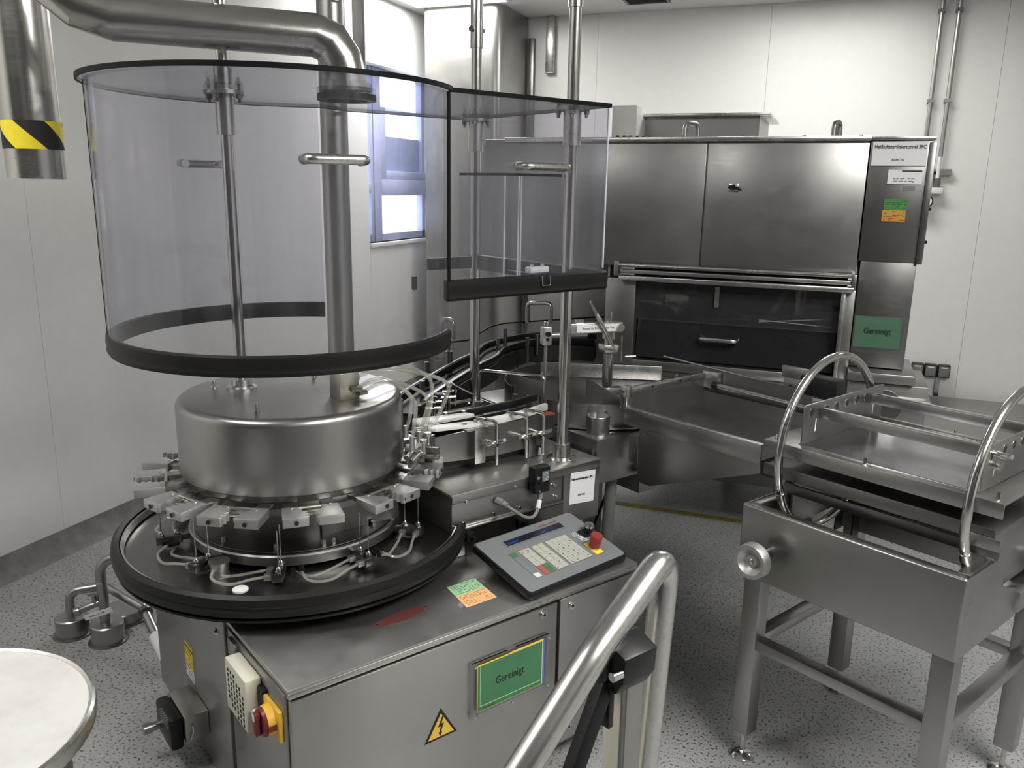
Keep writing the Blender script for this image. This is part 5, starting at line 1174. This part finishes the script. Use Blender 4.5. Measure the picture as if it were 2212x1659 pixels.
# ------------------------------------------------------------------ white topped stand bottom left
t = thing('round_stand', 'round white topped stand with steel rim in the near left corner', 'stand', (-1.293, 0.746, 0))
add('stand_top', MB().lathe([(0, 0.744), (0.243, 0.744), (0.243, 0.75), (0, 0.7505)], (0, 0, 0), 64), 'lid', t)
add('top_rim', MB().lathe([(0.242, 0.725), (0.252, 0.725), (0.254, 0.74), (0.252, 0.751), (0.247, 0.754), (0.242, 0.751)], (0, 0, 0), 64, closed_prof=True), 'steel_bright', t)
add('underside', MB().lathe([(0.20, 0.70), (0.244, 0.725), (0.244, 0.744), (0.20, 0.744)], (0, 0, 0), 64, closed_prof=True), 'steel', t)
add('stand_body', MB().lathe([(0.0, 0.0), (0.205, 0.0), (0.205, 0.72), (0, 0.72)], (0, 0, 0), 64), 'steel_bright', t)

# ------------------------------------------------------------------ push handle in the foreground
t = thing('tube_handle', 'polished steel tube handle with black clamp in front of the cabinet', 'handle', (0, 0, 0))
hb0 = Vector((-0.241, 0.946, 1.031)); ht = Vector((-0.193, 1.112, 1.093)); hr = Vector((-0.176, 1.135, 1.06))
lo = Vector((-0.296, 0.832, 0.924)); dn = (lo - hb0).normalized()
low = lo + dn * 0.62
P_ = fillet([low, hb0, Vector((-0.186, 1.125, 1.108)), Vector((-0.196, 1.10, 0.74)), Vector((-0.196, 1.10, 0.012))], {1: 0.16, 2: 0.030, 3: 0.02}, 10)
add('tube_frame', MB().sweep(P_, 0.0205, 24), 'steel_bright', t)
add('foot_cap', MB().cyl((-0.196, 1.10, 0.0), (-0.196, 1.10, 0.02), 0.024, None, 20), 'rubber', t)
pc_ = Vector((-0.224, 1.03, 0)); px_ = Vector((0.85, -0.52, 0)).normalized(); py_ = Vector((0.52, 0.85, 0)).normalized()
add('flat_post', MB().obox(pc_ + Z3 * 0.50, px_, py_, Z3, 0.016, 0.014, 0.497), 'cream', t, 0.002)
add('post_channel', MB().obox(pc_ + px_ * 0.020 + py_ * 0.004 + Z3 * 0.50, px_, py_, Z3, 0.006, 0.016, 0.499), 'steel', t, 0.001)
bk = Vector((-0.219, 1.0, 0.997))
bkt = add('clamp_bracket', MB().prism([(-0.034, -0.028), (0.022, -0.034), (0.036, -0.010), (0.038, 0.026), (0.0, 0.040), (-0.026, 0.030), (-0.036, 0.004)], bk - py_ * 0.03, px_, Z3, py_ * 0.062), 'black', t, 0.004)
add('bracket_jaw', MB().obox(bk - py_ * 0.034 + Z3 * 0.006 - px_ * 0.004, px_, py_, Z3, 0.016, 0.008, 0.022).obox(bk - py_ * 0.036 + Z3 * 0.026 - px_ * 0.006, px_, py_, Z3, 0.012, 0.004, 0.006), 'black', t, 0.003)
for a, b in ((-0.012, -0.006), (0.031, 0.004)): add('bracket_screw', MB().cyl(bk - py_ * 0.030 + px_ * a + Z3 * b, bk - py_ * 0.046 + px_ * a + Z3 * b, 0.0065, None, 18), 'chrome', t)
a_top = bk - py_ * 0.02 - Z3 * 0.02 - px_ * 0.004
a_bot = Vector((-0.262, 0.905, 0.845))
ax_ = (a_bot - a_top).normalized(); as_ = ax_.cross(Vector((0.6, -0.8, 0))).normalized(); at_ = ax_.cross(as_)
add('strut', MB().obox((a_top + a_bot) / 2, ax_, as_, at_, (a_bot - a_top).length / 2, 0.010, 0.013), 'black', t, 0.003)
add('strut_channel', MB().obox((a_top + a_bot) / 2 + at_ * 0.013, ax_, as_, at_, (a_bot - a_top).length / 2 * 0.96, 0.003, 0.002), 'panel2', t)
add('strut_foot', MB().obox(a_bot + Vector((0, 0, -0.35)), (1, 0, 0), (0, 1, 0), (0, 0, 1), 0.013, 0.013, 0.36), 'black', t, 0.003)
add('strut_base', MB().cyl((a_bot.x, a_bot.y, 0.0), (a_bot.x, a_bot.y, 0.14), 0.022, 0.016, 18), 'rubber', t)
add('latch_tongue', MB().obox(bk - py_ * 0.026 - Z3 * 0.055 + px_ * 0.006, px_, py_, Z3, 0.008, 0.005, 0.035), 'black', t, 0.002)
